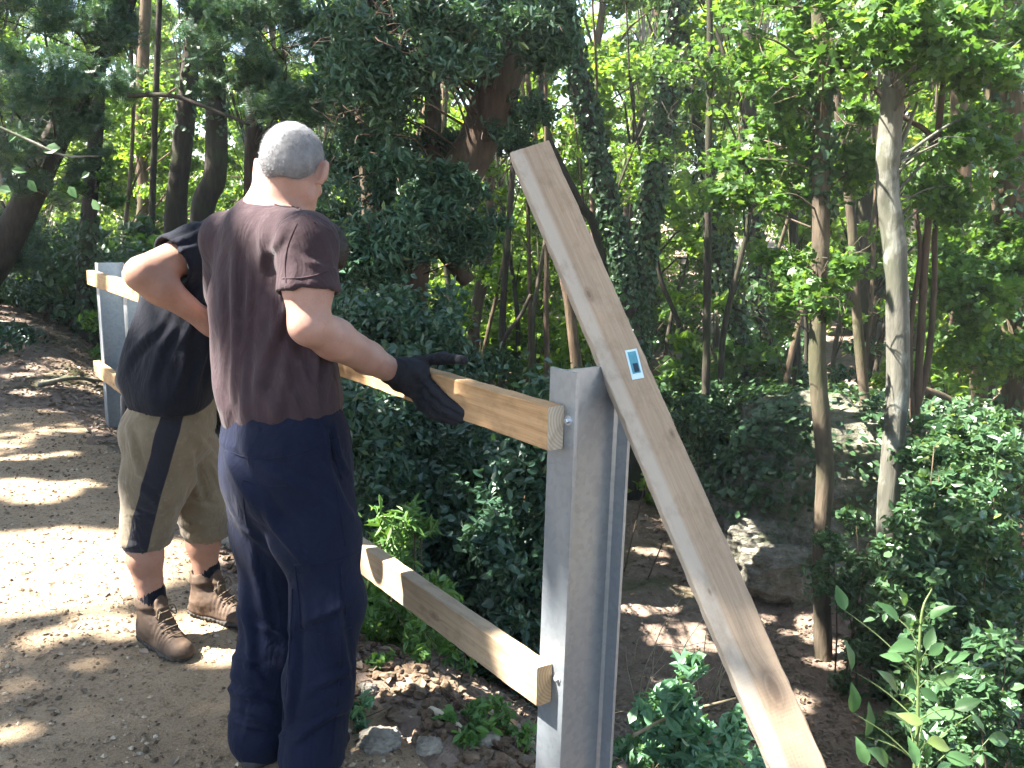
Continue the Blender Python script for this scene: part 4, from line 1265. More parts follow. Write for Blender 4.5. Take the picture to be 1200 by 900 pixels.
def tree(label, pts, Y, w, bark, name='tree', H=None, group=None, crown=(), canopy=None, ivy=None, leaf=('maple', 0.09, 'leaf'), seed=0, stems=(), limbs=True, cat='tree'):
    """pts: the trunk as seen, bottom to top, (px, py[, dY]); w: its width in px bottom, top."""
    r = np.random.default_rng(seed + 100)
    W = [at(p[0], p[1], Y + (p[2] if len(p) > 2 else 0)) for p in pts]
    gz = float(hgt(W[0][0], W[0][1]))
    ws = np.interp(np.linspace(0, 1, len(W)), [0, 1], w) * Y / FPX / 2
    ws = list(ws)
    if W[0][2] > gz:
        b = A(W[0][0] + (W[0][0] - W[1][0]) * 0.15, W[0][1], gz - 0.08)
        W.insert(0, b); ws.insert(0, ws[0] * 1.25)
    base = W[0].copy(); base[2] = gz
    if H:
        d = nrm(W[-1] - W[-2]); d = nrm(d + UP * 0.8)
        n = 4; L = max(H - W[-1][2], 0.5)
        for i in range(n):
            d = nrm(d + UP * 0.2 + r.normal(0, 0.08, 3)); W.append(W[-1] + d * L / n); ws.append(ws[-1] * 0.72)
    P = spline(W, max(24, len(W) * 7)); R = np.interp(np.linspace(0, 1, len(P)), np.linspace(0, 1, len(W)), ws)
    R[:3] *= (1.35, 1.18, 1.07)
    root = empty(name, base, label, cat, group)
    mb = MB()
    mb.tube(P, R, 14, 0.16, seed)
    f = Fol(seed)
    centres = []
    for (x0, x1, y0, y1, Y0, Y1, nc, rr, nl) in crown:
        for _ in range(nc):
            c = at(r.uniform(x0, x1), r.uniform(y0, y1), r.uniform(Y0, Y1))
            if c[2] < hgt(c[0], c[1]) + 0.1: c[2] = hgt(c[0], c[1]) + 0.15
            q = rr * r.uniform(0.7, 1.3)
            centres.append((c, q)); 
            f.clump(c, q, int(nl * (leaf[4] if len(leaf) > 4 else 2.9 if leaf[2] == 'palmate' else 1.5 if leaf[2] == 'frond' else 1.2) * r.uniform(.7, 1.3)), leaf[1], **(leaf[3] if len(leaf) > 3 else {}))
    if canopy:
        (rx, rz, nc, rr, nl) = canopy
        top = P[-1]
        for _ in range(nc):
            g = nrm(r.normal(0, 1, 3)) * r.random() ** 0.4
            c = top + g * A(rx, rx, rz) - UP * rz * 0.2
            centres.append((c, rr)); f.clump(c, rr * r.uniform(.8, 1.25), nl, leaf[1], **(leaf[3] if len(leaf) > 3 else {}))
    if limbs:
        for c, q in centres:
            dz = P[:, 2] - (c[2] - 0.35 * np.linalg.norm(P[:, :2] - c[:2], axis=1))
            i = int(np.argmin(np.abs(dz) + 0.25 * np.linalg.norm(P - c, axis=1))); i = min(max(i, 3), len(P) - 2)
            a = P[i]; m = (a + c) / 2 + UP * 0.10 * np.linalg.norm(c - a) + r.normal(0, 0.06, 3) * np.linalg.norm(c - a)
            L = np.linalg.norm(c - a); r0 = min(R[i] * 0.28, 0.005 + 0.007 * L)
            Q = spline([a, m, c], 9); mb.tube(Q, np.linspace(r0, 0.004, 9), 6, 0.1, seed)
            for _ in range(3):
                e = c + nrm(r.normal(0, 1, 3)) * q * 0.9
                mb.tube(spline([m * .3 + c * .7, (m * .1 + c * .9 + e) / 2 + r.normal(0, .04, 3), e], 6), np.linspace(max(r0 * .4, 0.004), 0.0025, 6), 5)
    for (sp, sw) in stems:
        Wp = [at(p[0], p[1], Y + (p[2] if len(p) > 2 else 0)) for p in sp]
        Q = spline(Wp, 16); mb.tube(Q, np.linspace(sw[0], sw[1], 16) * Y / FPX / 2, 9, 0.12, seed + 3)
    reparent(mb.build('trunk', LM[bark], None, smooth=True), root)
    if f.P: reparent(f.build('crown', LM[leaf[0]], None, leaf[2]), root)
    if ivy:
        t0, t1, n, thick, L = ivy
        fi = Fol(seed + 7)
        i = (r.uniform(t0, t1, n) * (len(P) - 1)).astype(int)
        a = r.uniform(0, 2 * np.pi, n)
        out = np.stack([np.cos(a), np.sin(a), 0 * a], 1)
        lump = 0.6 + 0.9 * np.clip(fbm(P[i] * 2.2 + out * 1.1, 3, seed) + 0.35, 0, 1)
        Q = P[i] + out * (R[i] + thick * lump * r.random(n))[:, None] + UP * r.normal(0, 0.05, n)[:, None]
        fi.add(Q, L, 0.85, up=0.25, out=out * 1.2, droop=1.2, jit=0.6)
        reparent(fi.build('ivy', LM['ivy'], None, 'leaf'), root)
    return root

def shrub(label, px, py, Y, boxes, leaf, seed, name='shrub', cat='shrub', group=None, stems=6, stem_mat='bark_brown', L=0.06, shape='leaf', down=True, sr=0.008, **kw):
    r = np.random.default_rng(seed + 500)
    b = at(px, py, Y); b[2] = float(hgt(b[0], b[1]))
    root = empty(name, b, label, cat, group)
    f = Fol(seed); mb = MB()
    cs = []
    for (x0, x1, y0, y1, Y0, Y1, nc, rr, nl) in boxes:
        for _ in range(nc):
            c = at(r.uniform(x0, x1), r.uniform(y0, y1), r.uniform(Y0, Y1))
            g = hgt(c[0], c[1]) + rr * 0.4
            if c[2] < g: c[2] = g
            cs.append(c); f.clump(c, rr * r.uniform(.7, 1.3), int(nl * r.uniform(.7, 1.3)), L, **kw)
            e = c.copy()
            while down and e[2] - hgt(e[0], e[1]) > rr * 1.2 and r.random() < .9:
                e = e + A(*r.normal(0, rr * .25, 2), -rr * 1.1); f.clump(e, rr, int(nl * .5), L, **kw)
    for c in cs[:14]:
        a = A(*(0.55 * c[:2] + 0.45 * b[:2]), 0) + A(*(r.normal(0, 0.06, 2)), 0); a[2] = hgt(a[0], a[1]) - 0.05
        m = (a + c) / 2 + r.normal(0, 0.06, 3)
        mb.tube(spline([a, m, c], 8), np.linspace(sr, sr * .4, 8), 6, 0.1)
    reparent(mb.build('stem', LM[stem_mat], None, smooth=True), root)
    reparent(f.build('foliage', LM[leaf], None, shape), root)
    return root

def build_gaps():
    G = [(70, 670, .42), (10, 665, .40), (118, 660, .24), (95, 690, .16), (20, 700, .14), (140, 690, .12), (5, 575, .14), (55, 585, .09), (88, 572, .07), (256, 748, .11), (228, 738, .07), (262, 770, .06),
         (18, 868, .0), (210, 640, .05), (250, 655, .045), (200, 668, .05), (108, 736, .04), (150, 742, .035), (30, 540, .05), (75, 535, .04),
         (60, 450, .05), (35, 462, .06), (20, 440, .05), (105, 458, .05), (70, 440, .04), (120, 385, .07), (85, 345, .10), (60, 350, .12),
         (790, 700, .14), (770, 655, .12), (800, 735, .08), (765, 735, .09), (835, 760, .06), (880, 700, .08), (905, 735, .07), (985, 770, .06), (940, 830, .05),
         (450, 760, .05), (480, 775, .06), (500, 800, .05), (470, 720, .09), (510, 745, .08), (445, 690, .08), (560, 810, .06), (530, 850, .05), (590, 850, .07)]
    rg = np.random.default_rng(21)
    for x, y, r in G:
        p = ground_at(x, y)
        if x > 400:            # ragged little flecks in the gully and on the verge
            for _ in range(5): GAPS.append((p + A(*rg.normal(0, r * 1.5, 2), 0), r * rg.uniform(.05, .95)))
        else: GAPS.append((p, r))
    for x, y, Y, r in [(608, 792, 2.1, .055), (650, 778, 2.05, .055), (628, 770, 2.08, .05), (368, 365, 2.15, .055), (400, 385, 2.3, .05), (430, 412, 2.4, .0), (385, 372, 2.2, .03), (412, 392, 2.35, .02), (345, 345, 2.2, .03),
                       (270, 262, 2.42, -.005), (250, 320, 2.4, -.02), (330, 146, 2.35, -.015), (352, 148, 2.35, -.02),
                       (165, 308, 2.65, .055), (185, 300, 2.7, .05), (200, 345, 2.7, .03), (160, 335, 5.6, .16), (130, 328, 6.3, .12), (182, 350, 5.3, .12), (125, 400, 6.2, .08), (139, 413, 5.9, .07),
                       (130, 360, 6.3, .10), (160, 370, 5.8, .10), (132, 440, 6.3, .12),
                       (895, 655, 8.0, .12), (930, 700, 7.6, .10), (885, 640, 8.1, .1), (960, 480, 7, .05), (968, 590, 7, .06), (970, 770, 6.9, .05),
                       (1045, 300, 6.6, .06), (1048, 430, 6.6, .07), (1040, 540, 6.6, .05), (1042, 180, 6.6, .06),
                       (1040, 800, 1.75, .06), (1010, 840, 1.75, .05), (1105, 830, 1.8, .05), (1060, 760, 1.8, .05), (1100, 715, 1.8, .04),
                       (800, 850, 2.7, .12), (760, 830, 2.8, .10), (850, 885, 2.6, .12), (460, 600, 3.3, .14), (480, 620, 3.3, .1), (470, 690, 3.1, .12), (515, 735, 2.8, .08),
                       (600, 600, 4.0, .10), (615, 560, 4.2, .10), (580, 640, 3.8, .06), (440, 470, 4.6, .06), (540, 560, 4.2, .05),
                       (1130, 520, 6, .2), (1160, 580, 6, .2), (1100, 640, 5.8, .15), (1180, 640, 5.5, .2), (1060, 680, 6, .15), (1140, 430, 6.5, .2), (1180, 480, 6, .15),
                       (1010, 530, 7, .12), (900, 560, 8.5, .10), (990, 250, 8, .25), (900, 120, 8, .4), (1080, 90, 7, .3), (1000, 60, 7.5, .3), (940, 200, 8.5, .3), (1120, 250, 7, .25), (880, 250, 9, .3), (900, 330, 9, .25), (1020, 390, 7, .15),
                       (435, 220, 7.4, .10), (330, 60, 8, .2), (250, 85, 9, .2), (150, 90, 8, .25), (70, 60, 8, .25), (40, 150, 8, .2), (130, 250, 9, .2), (440, 130, 6.8, .12), (520, 300, 6.8, .15), (420, 330, 6, .12), (590, 240, 7, .12)]:
        GAPS.append((at(x, y, Y), r))

def build_trees():
    MAP = ('maple', 0.066, 'palmate', dict(up=0.9, w=0.85))
    MAPS = ('maple', 0.060, 'palmate', dict(up=0.9, w=0.85))
    BEE = ('beech', 0.095, 'leaf', dict(up=0.8, w=0.62))
    YEW = ('yew', 0.105, 'frond', dict(up=0.8, w=0.6, flat=0.55, droop=0.8))
    YEW2 = ('yew', 0.07, 'leaf', dict(up=0.5, w=0.42, flat=0.6, droop=0.6), 3.2)
    IVY = ('ivy', 0.07, 'leaf', dict(up=0.4, w=0.85))
    # -- over the bank and beyond the path's end
    tree('dark tree leaning over the earth bank with grey green sprays', [(-30, 345), (0, 300), (62, 170), (118, 60), (150, -10)], 9.0, (38, 22), 'bark_dark', 'yew_tree', H=6.5, seed=1,
         crown=[(-20, 130, -20, 130, 7.2, 9.2, 17, .38, 240), (-10, 110, 120, 260, 8.2, 10, 9, .34, 210), (100, 160, 20, 100, 8, 9.5, 4, .3, 180), (0, 60, 280, 330, 9, 10, 4, .33, 200)], leaf=YEW)
    tree('thin dark tree standing behind the farthest steel post', [(99, 352), (102, 300), (106, 230), (113, 150), (118, 60)], 10.2, (21, 14), 'bark_dark', H=7, seed=2, ivy=(.02, .3, 500, .05, .07),
         canopy=(1.6, 1.2, 8, .6, 220), crown=[(85, 140, 195, 250, 9.4, 10.4, 4, .22, 60)], leaf=MAP)
    tree('slender sapling pole in the sunny gap beyond the bank', [(178, 300), (180, 190), (183, 100), (187, 0)], 14, (8, 6), 'bark_dark', H=8, seed=3, canopy=(1.5, 1.2, 7, .6, 200), leaf=BEE)
    tree('brown trunk far down the sunny gap beyond the bank', [(158, 305), (168, 240), (165, 150), (170, 20)], 17, (15, 12), 'bark_brown', H=10, seed=4, canopy=(2, 1.5, 9, .8, 220), leaf=BEE, crown=[(140, 290, 60, 250, 15, 19, 16, .55, 190)])
    tree('tall straight black trunk rising behind the black t-shirt', [(206, 275), (213, 180), (222, 90), (229, -10)], 11, (25, 18), 'bark_dark', H=8, seed=5, canopy=(2, 1.2, 8, .7, 220), leaf=MAP, ivy=(.3, .75, 500, .05, .07))
    tree('black trunk with a kink near its foot, paired with the straight one', [(236, 268), (252, 205), (253, 120), (248, 60), (243, -10)], 12, (28, 20), 'bark_dark', H=8, seed=6, canopy=(2, 1.2, 8, .7, 220), leaf=MAP, ivy=(.3, .8, 700, .06, .07))
    tree('dark fir-like tree with sweeping sprays behind the grey hair', [(296, 330), (298, 100), (295, -10)], 9, (22, 16), 'bark_dark', 'yew_tree', H=7.5, seed=7,
         crown=[(225, 320, -20, 70, 7.6, 9.5, 9, .32, 240), (300, 400, -10, 130, 7.4, 9.4, 17, .36, 260), (310, 410, 130, 300, 8.2, 9.6, 13, .36, 240), (240, 300, 80, 110, 8.5, 9.5, 3, .2, 150)], leaf=YEW)
    # -- the great yew in the middle
    tree('massive dark yew with a thick leaning limb behind the hand on the rail', [(470, 520), (474, 400), (478, 300), (505, 245), (548, 190), (578, 120), (598, 40), (610, -20)], 8.0, (54, 44), 'bark_red', 'yew_tree', H=6.0, seed=8,
         crown=[(400, 520, -20, 90, 6.4, 8.6, 22, .34, 320), (520, 650, -20, 70, 6.8, 8.8, 15, .32, 300), (395, 470, 110, 260, 6.6, 8.4, 16, .34, 320), (470, 560, 200, 300, 6.5, 8.2, 13, .30, 300), (560, 640, 100, 190, 7.4, 9, 6, .26, 260), (395, 480, 250, 420, 6.2, 7.6, 20, .36, 320), (500, 560, 150, 190, 8.2, 9, 2, .22, 240)],
         leaf=YEW2, stems=[([(548, 330, .2), (520, 290, .1), (505, 250, 0)], (20, 30)), ([(478, 300), (455, 210, .2), (420, 130, .3), (395, 60, .4)], (26, 14)), ([(505, 245), (507, 130, .3), (505, 20, .4)], (24, 16))])
    tree('reddish yew stem catching the sun in the gloom', [(437, 520), (436, 400), (437, 250), (430, 160), (426, 50), (424, -10)], 7.4, (30, 20), 'bark_red', 'yew_tree', H=5.6, seed=9,
         crown=[(395, 480, 20, 150, 6.5, 7.6, 10, .34, 300)], leaf=YEW2)
    # -- ivy clad pair making a V
    tree('ivy covered trunk leaning away from its partner above the leaning plank', [(742, 430), (735, 350), (728, 300), (715, 250), (700, 180), (685, 120), (668, 50), (655, -10)], 11, (24, 22), 'bark_dark', H=8, seed=11, ivy=(.05, .75, 3000, .05, .075),
         canopy=(2, 1.3, 9, .7, 220), leaf=BEE)
    tree('ivy covered trunk rising from the same foot as the V-shaped pair', [(742, 470), (748, 370), (755, 290), (765, 220), (775, 150), (783, 80), (792, -10)], 11.4, (28, 24), 'bark_dark', H=8, seed=12, ivy=(.05, .75, 3600, .06, .075),
         canopy=(2, 1.3, 9, .7, 220), leaf=BEE)
    tree('thin bent dark stem beside the plank end', [(735, 420), (700, 275), (680, 240), (655, 190), (640, 150), (632, 60)], 11.8, (12, 8), 'bark_dark', H=7, seed=13, canopy=(1, 1, 5, .5, 180), leaf=BEE)
    tree('straight thin black pole at the edge of the bright clearing', [(824, 560), (828, 400), (830, 200), (832, 40)], 9.2, (10, 7), 'bark_dark', H=6.5, seed=14, canopy=(1.2, 1, 7, .5, 200), leaf=MAPS, crown=[(780, 870, 60, 190, 8.5, 10, 7, .34, 110)])
    tree('dark ivy grown trunk slanting beside the clearing', [(888, 520), (872, 430), (850, 330), (836, 230), (815, 120), (800, 40)], 12, (24, 16), 'bark_dark', H=7, seed=15, ivy=(.0, .55, 2400, .11, .08), canopy=(1.4, 1.2, 7, .6, 200), leaf=MAP)
    tree('second dark trunk behind the slanting ivy trunk', [(910, 500), (897, 400), (885, 320), (880, 200), (878, 60)], 13.5, (20, 14), 'bark_dark', H=8, seed=16, ivy=(.0, .5, 1600, .10, .08), canopy=(1.6, 1.2, 8, .6, 200), leaf=MAP)
    tree('thin dark trunk between the ivy trunks and the tan one', [(935, 490), (932, 380), (930, 240), (934, 100)], 12.5, (12, 9), 'bark_dark', H=8, seed=17, canopy=(1.5, 1.2, 7, .6, 200), leaf=MAP)
    # -- trunks on the near side of the gully
    tree('slim tan trunk with ivy higher up, growing by the pale rock', [(966, 808), (963, 700), (962, 630), (967, 550), (958, 430), (961, 300), (963, 150), (961, 20), (960, -20)], 7.0, (22, 18), 'bark_tan', H=6, seed=18,
         ivy=(.42, .82, 1500, .07, .065), canopy=(1.3, 1, 8, .5, 200), leaf=MAP,
         crown=[(850, 990, -10, 110, 6, 7.8, 15, .34, 120), (860, 960, 100, 230, 6.6, 8, 10, .32, 110), (880, 990, 290, 370, 6.4, 7.4, 8, .26, 90), (960, 1040, 130, 240, 7, 8.2, 5, .3, 90)])
    tree('thin pale sapling leaning beside the tan trunk', [(1022, 620), (1016, 500), (1005, 380), (998, 260), (985, 150), (973, 50)], 9, (13, 9), 'bark_tan', H=6.5, seed=19, canopy=(1.2, 1, 6, .5, 180), leaf=MAP, crown=[(980, 1040, 480, 550, 8, 8.8, 2, .22, 60)])
    tree('pale grey smooth barked trunk, the stoutest on the gully side', [(1060, 868), (1055, 780), (1046, 690), (1041, 600), (1052, 450), (1049, 300), (1040, 210), (1047, 100), (1054, -10)], 6.6, (28, 24), 'bark_pale', H=6, seed=20,
         canopy=(1.5, 1, 8, .5, 200), leaf=MAP, crown=[(1000, 1110, -10, 70, 5.6, 7.2, 12, .30, 110), (1080, 1200, 0, 130, 6, 8, 14, .34, 120), (1090, 1190, 130, 260, 6.8, 8, 9, .30, 100)],
         stems=[([(1043, 200), (1060, 160), (1075, 120)], (7, 3))])
    tree('cluster of thin reddish shoots beside the pale grey trunk', [(1066, 700), (1073, 620), (1070, 560), (1074, 480), (1080, 380), (1084, 300), (1095, 200), (1104, 110)], 7.2, (12, 7), 'bark_red', H=5.5, seed=21, canopy=(.9, .8, 5, .4, 150), leaf=MAP,
         stems=[([(1074, 480), (1088, 420), (1095, 330), (1097, 260), (1120, 170)], (9, 5)), ([(1095, 190), (1088, 156), (1060, 138), (1030, 110), (1012, 85), (1000, 62)], (7, 4)), ([(1072, 520), (1066, 400), (1078, 300), (1072, 240)], (8, 4))])
    tree('brown trunk standing behind the glossy leaved bushes', [(1150, 520), (1142, 380), (1132, 250), (1125, 150), (1121, -10)], 10, (20, 17), 'bark_brown', H=7.5, seed=22, canopy=(1.8, 1.2, 8, .6, 200), leaf=MAP, crown=[(1060, 1140, 250, 330, 9, 11, 6, .35, 110)])
    tree('thick dark ivy hung trunk at the edge of the view', [(1200, 560), (1195, 400), (1190, 300), (1178, 150), (1170, -10)], 8.6, (46, 38), 'bark_brown', H=7.5, seed=23, ivy=(.1, .85, 2600, .22, .075), canopy=(1.8, 1.2, 9, .6, 200), leaf=MAP,
         crown=[(1110, 1210, 240, 430, 7.4, 8.8, 16, .36, 200)])
    tree('fallen mossy bough lying behind the pale grey trunk', [(1165, 520, .2), (1140, 492), (1110, 470), (1078, 458, -.2), (1050, 462, -.3)], 9.4, (16, 12), 'bark_brown', 'fallen_bough', seed=24, cat='bough')
    # -- thin stems in the middle distance
    MID = [((588, 450), (590, 350), (598, 240), (604, 130), 9, 11.0, 'bark_dark', 'wavy dark stem just beyond the glove'),
           ((622, 460), (621, 380), (620, 300), (616, 150), 6, 11.6, 'bark_brown', 'straight thin brown stem close to the steel post top'),
           ((641, 450), (640, 360), (641, 280), (640, 150), 7, 10.6, 'bark_brown', 'straight thin stem nearest the steel post top'),
           ((676, 450), (672, 400), (664, 340), (646, 270), 14, 10.2, 'bark_brown', 'stout brown stem rising directly above the steel post'),
           ((528, 480), (530, 380), (522, 300), (515, 200), 8, 12.0, 'bark_dark', 'dark stem in the light gap above the rail'),
           ((570, 460), (590, 400), (610, 370), (622, 345), 6, 10.0, 'bark_dark', 'slanting dead stick crossing the light gap above the rail'),
           ((552, 470), (556, 380), (575, 270), (572, 180), 16, 13.0, 'bark_brown', 'ivy stump of a trunk deep in the light gap'),
           ((805, 440), (795, 380), (775, 330), (768, 290), 7, 12.5, 'bark_dark', 'curving thin stem in front of the bright clearing'),
           ((700, 450), (702, 380), (699, 330), (694, 240), 9, 14.0, 'bark_brown', 'thin brown stem far behind the plank')]
    for i, (a, b, c, d, w, Y, bk, lab) in enumerate(MID):
        tree(lab, [a, b, c, d], Y, (w, w * .7), bk, 'thin_tree', H=5.5 if i != 5 else None, seed=40 + i, canopy=(1.0, 0.9, 5, .5, 160) if i != 5 else None, leaf=BEE, limbs=True)

def build_far_wood():
    """slender trees further back: a few built, the rest copies"""
    r = np.random.default_rng(77)
    protos = []
    for k in range(5):
        root = empty('woodland_tree', (0, 0, 0))
        H = 11 + k
        P = spline([(0, 0, -0.3), (r.normal(0, .2), r.normal(0, .2), 3), (r.normal(0, .4), r.normal(0, .4), 7), (r.normal(0, .6), r.normal(0, .6), H)], 30)
        mb = MB(); R = np.linspace(0.16, 0.03, 30); mb.tube(P, R, 10, 0.15, k)
        f = Fol(900 + k)
        for j in range(44):
            h = r.uniform(1.8, H + .5); sp = 2.4 * math.sin(min(1, (H + 1 - h) / H * 1.3) * 1.5)
            a = r.uniform(0, 6.28); i = int(min(h / H, 1) * 29)
            c = P[i] + A(math.cos(a), math.sin(a), 0.15) * sp * r.uniform(.35, 1)
            f.clump(c, r.uniform(.45, .9), 300, 0.135, up=0.8, w=0.66, flat=.55)
            mb.tube(spline([P[max(i - 3, 1)], (P[i] + c) / 2 + UP * .1, c], 6), np.linspace(0.03, 0.008, 6), 5)
        mb.build('trunk', LM[('bark_brown', 'bark_dark', 'bark_tan', 'bark_brown', 'bark_dark')[k]], root, smooth=True)
        f.build('crown', LM['beech' if k < 4 else 'maple'], root, 'leaf' if k < 4 else 'leaf')
        protos.append(root)
    spots = []
    for i in range(900):
        Y = r.uniform(14.5, 46); x = r.uniform(-0.72, 0.72) * Y
        if all((x - a) ** 2 + (Y - b) ** 2 > (2.1 + Y * 0.03) ** 2 for a, b in spots): spots.append((x, Y))
        if len(spots) >= 62: break
    for i, (x, Y) in enumerate(spots):
        k = i % 5
        o = protos[k] if i < 5 else copy_tree(protos[k])
        o.location = (x, Y, float(hgt(x, Y)))
        o.rotation_euler = (r.normal(0, .03), r.normal(0, .03), r.uniform(0, 6.28))
        s = r.uniform(.8, 1.2); o.scale = (s, s, s * r.uniform(.9, 1.1))
        tag(o, 'slender light green tree far back in the wood', 'tree', 'slender trees far back in the wood')
    # low growth between them
    bp = []
    for k in range(3):
        root = empty('undergrowth_bush', (0, 0, 0)); f = Fol(950 + k); mb = MB()
        for j in range(16):
            c = A(r.normal(0, .55), r.normal(0, .55), r.uniform(.25, 1.3)); f.clump(c, .42, 110, .12, up=.7, w=.65)
            mb.tube(spline([A(r.normal(0, .1), r.normal(0, .1), -.1), c * A(.5, .5, .6), c], 6), np.linspace(.016, .005, 6), 5)
        mb.build('stem', LM['bark_brown'], root, smooth=True); f.build('foliage', LM[('beech', 'maple', 'ivy')[k]], root)
        bp.append(root)
    spots = []
    for i in range(1500):
        Y = r.uniform(10.5, 30); x = r.uniform(-0.68, 0.68) * Y
        s, t = fs(x, Y)
        if s < 0.5 and Y < 12: continue
        if all((x - a) ** 2 + (Y - b) ** 2 > 1.5 ** 2 for a, b in spots): spots.append((x, Y))
        if len(spots) >= 95: break
    for i, (x, Y) in enumerate(spots):
        k = i % 3
        o = bp[k] if i < 3 else copy_tree(bp[k])
        o.location = (x, Y, float(hgt(x, Y))); s = r.uniform(.6, 1.35)
        o.rotation_euler = (0, 0, r.uniform(0, 6.28)); o.scale = (s, s, s * r.uniform(.8, 1.3))
        tag(o, 'low leafy bush between the far trunks', 'bush', 'low bushes between the far trunks')

def build_thin_stems():
    """slim saplings between the larger trunks"""
    r = np.random.default_rng(31)
    protos = []
    for k in range(3):
        root = empty('thin_sapling', (0, 0, 0))
        P = spline([(0, 0, -.2), (r.normal(0, .08), r.normal(0, .08), 1.5), (r.normal(0, .2), r.normal(0, .2), 3.5), (r.normal(0, .35), r.normal(0, .35), 6.5)], 24)
        mb = MB(); mb.tube(P, np.linspace(.045, .015, 24), 8, .15, k)
        f = Fol(1200 + k)
        for j in range(12):
            i = r.integers(8, 24); c = P[i] + A(*r.normal(0, .4, 2), .15); f.clump(c, .3, 90, .085, up=.8, w=.64, flat=.5)
            mb.tube(spline([P[i - 2], (P[i] + c) / 2, c], 5), np.linspace(.010, .004, 5), 5)
        mb.build('trunk', LM[('bark_brown', 'bark_dark', 'bark_tan')[k]], root, smooth=True); f.build('crown', LM['beech'], root)
        protos.append(root)
    spots = [(560, 12), (604, 15), (655, 13), (690, 16), (720, 14.5), (812, 13), (846, 15), (862, 11), (905, 16), (918, 11), (948, 14), (985, 12.5), (1015, 13), (1028, 16), (1090, 12), (1112, 14), (1165, 12.5), (135, 15), (195, 18), (272, 15), (500, 13), (540, 15.5), (778, 16), (1060, 15)]
    for i, (px, Y) in enumerate(spots):
        o = protos[i % 3] if i < 3 else copy_tree(protos[i % 3])
        q = at(px, 400, Y); o.location = (q[0], Y, float(hgt(q[0], Y)))
        o.rotation_euler = (r.normal(0, .06), r.normal(0, .06), r.uniform(0, 6.28)); s = r.uniform(.85, 1.3); o.scale = (s * .9, s * .9, s)
        tag(o, 'slim sapling stem standing between the larger trunks', 'sapling', 'slim saplings between the larger trunks')

def build_canopy():
    """unseen tall trees added around the view to shade the scene"""
    r = np.random.default_rng(5)
    spots = [(-5.7, 0.1), (-8.2, 0.2), (-5.8, 4.7), (-8.6, 3.4), (-11.0, 2.0), (-6.6, 6.2), (-9.6, 6.4), (-7.6, 9.0), (-10.5, 9.5), (-4.0, -1.5), (-7.5, 12.2), (-11.5, 12.5), (-6.6, -2.4), (-12.5, 5.5),
             (0.4, -2.6), (3.4, -1.2), (5.2, 1.6), (-2.2, -4.6), (7.4, 4.2), (2.4, -5.0), (6.6, -2.8)]  # this row added to block open sky behind and beside the camera
    for i, (x, y) in enumerate(spots):
        z = float(hgt(x, y)); H = r.uniform(7.6, 9.4)
        root = empty('unseen_shade_tree', (x, y, z), 'tall broad leaved tree outside the view, added for its shade', 'tree', 'added shade trees outside the view')
        P = spline([(x, y, z - .2), (x + r.normal(0, .15), y + r.normal(0, .15), z + 3), (x + r.normal(0, .3), y + r.normal(0, .3), H)], 24)
        mb = MB(); mb.tube(P, np.linspace(.2, .04, 24), 10, .15, i)
        f = Fol(700 + i)
        for j in range(26):
            g = nrm(r.normal(0, 1, 3)) * r.random() ** .4
            c = A(x, y, H) + g * A(2.3, 2.3, 1.5)
            f.clump(c, .85, 430, .125, up=.9, w=.72, flat=.5)
            i0 = r.integers(12, 22); Q = spline([P[i0], (P[i0] + c) / 2 + UP * .15, c], 7)
            if not in_gap(spline(Q, 40)).any(): mb.tube(Q, np.linspace(.04, .008, 7), 5)
        if i == 0:          # leaf clumps added towards the sun to shade the plank and maroon shirt
            for px, py, Y, R_ in ((625, 200, 2.4, .42), (665, 290, 2.25, .42), (700, 370, 2.15, .40), (750, 480, 2.05, .36), (320, 300, 2.35, .30), (300, 380, 2.35, .3)):
                c = at(px, py, Y) + SUN * r.uniform(8.3, 9.6); f.clump(c, R_, 420, .125, up=.9, w=.72, flat=.5)
                mb.tube(spline([P[18], (P[18] + c) / 2 + UP * .2, c], 7), np.linspace(.03, .006, 7), 5)
        reparent(mb.build('trunk', LM['bark_brown'], None, smooth=True), root)
        reparent(f.build('crown', LM['maple'], None, 'leaf'), root)
# ------------------------------------------------------------------ near plants, rocks, litter
def scatter(n, x0, x1, y0, y1, seed, dens=None):
    r = np.random.default_rng(seed)
    x = r.uniform(x0, x1, n); y = r.uniform(y0, y1, n)
    if dens is not None:
        k = r.random(n) < dens(x, y); x, y = x[k], y[k]
    return x, y, r

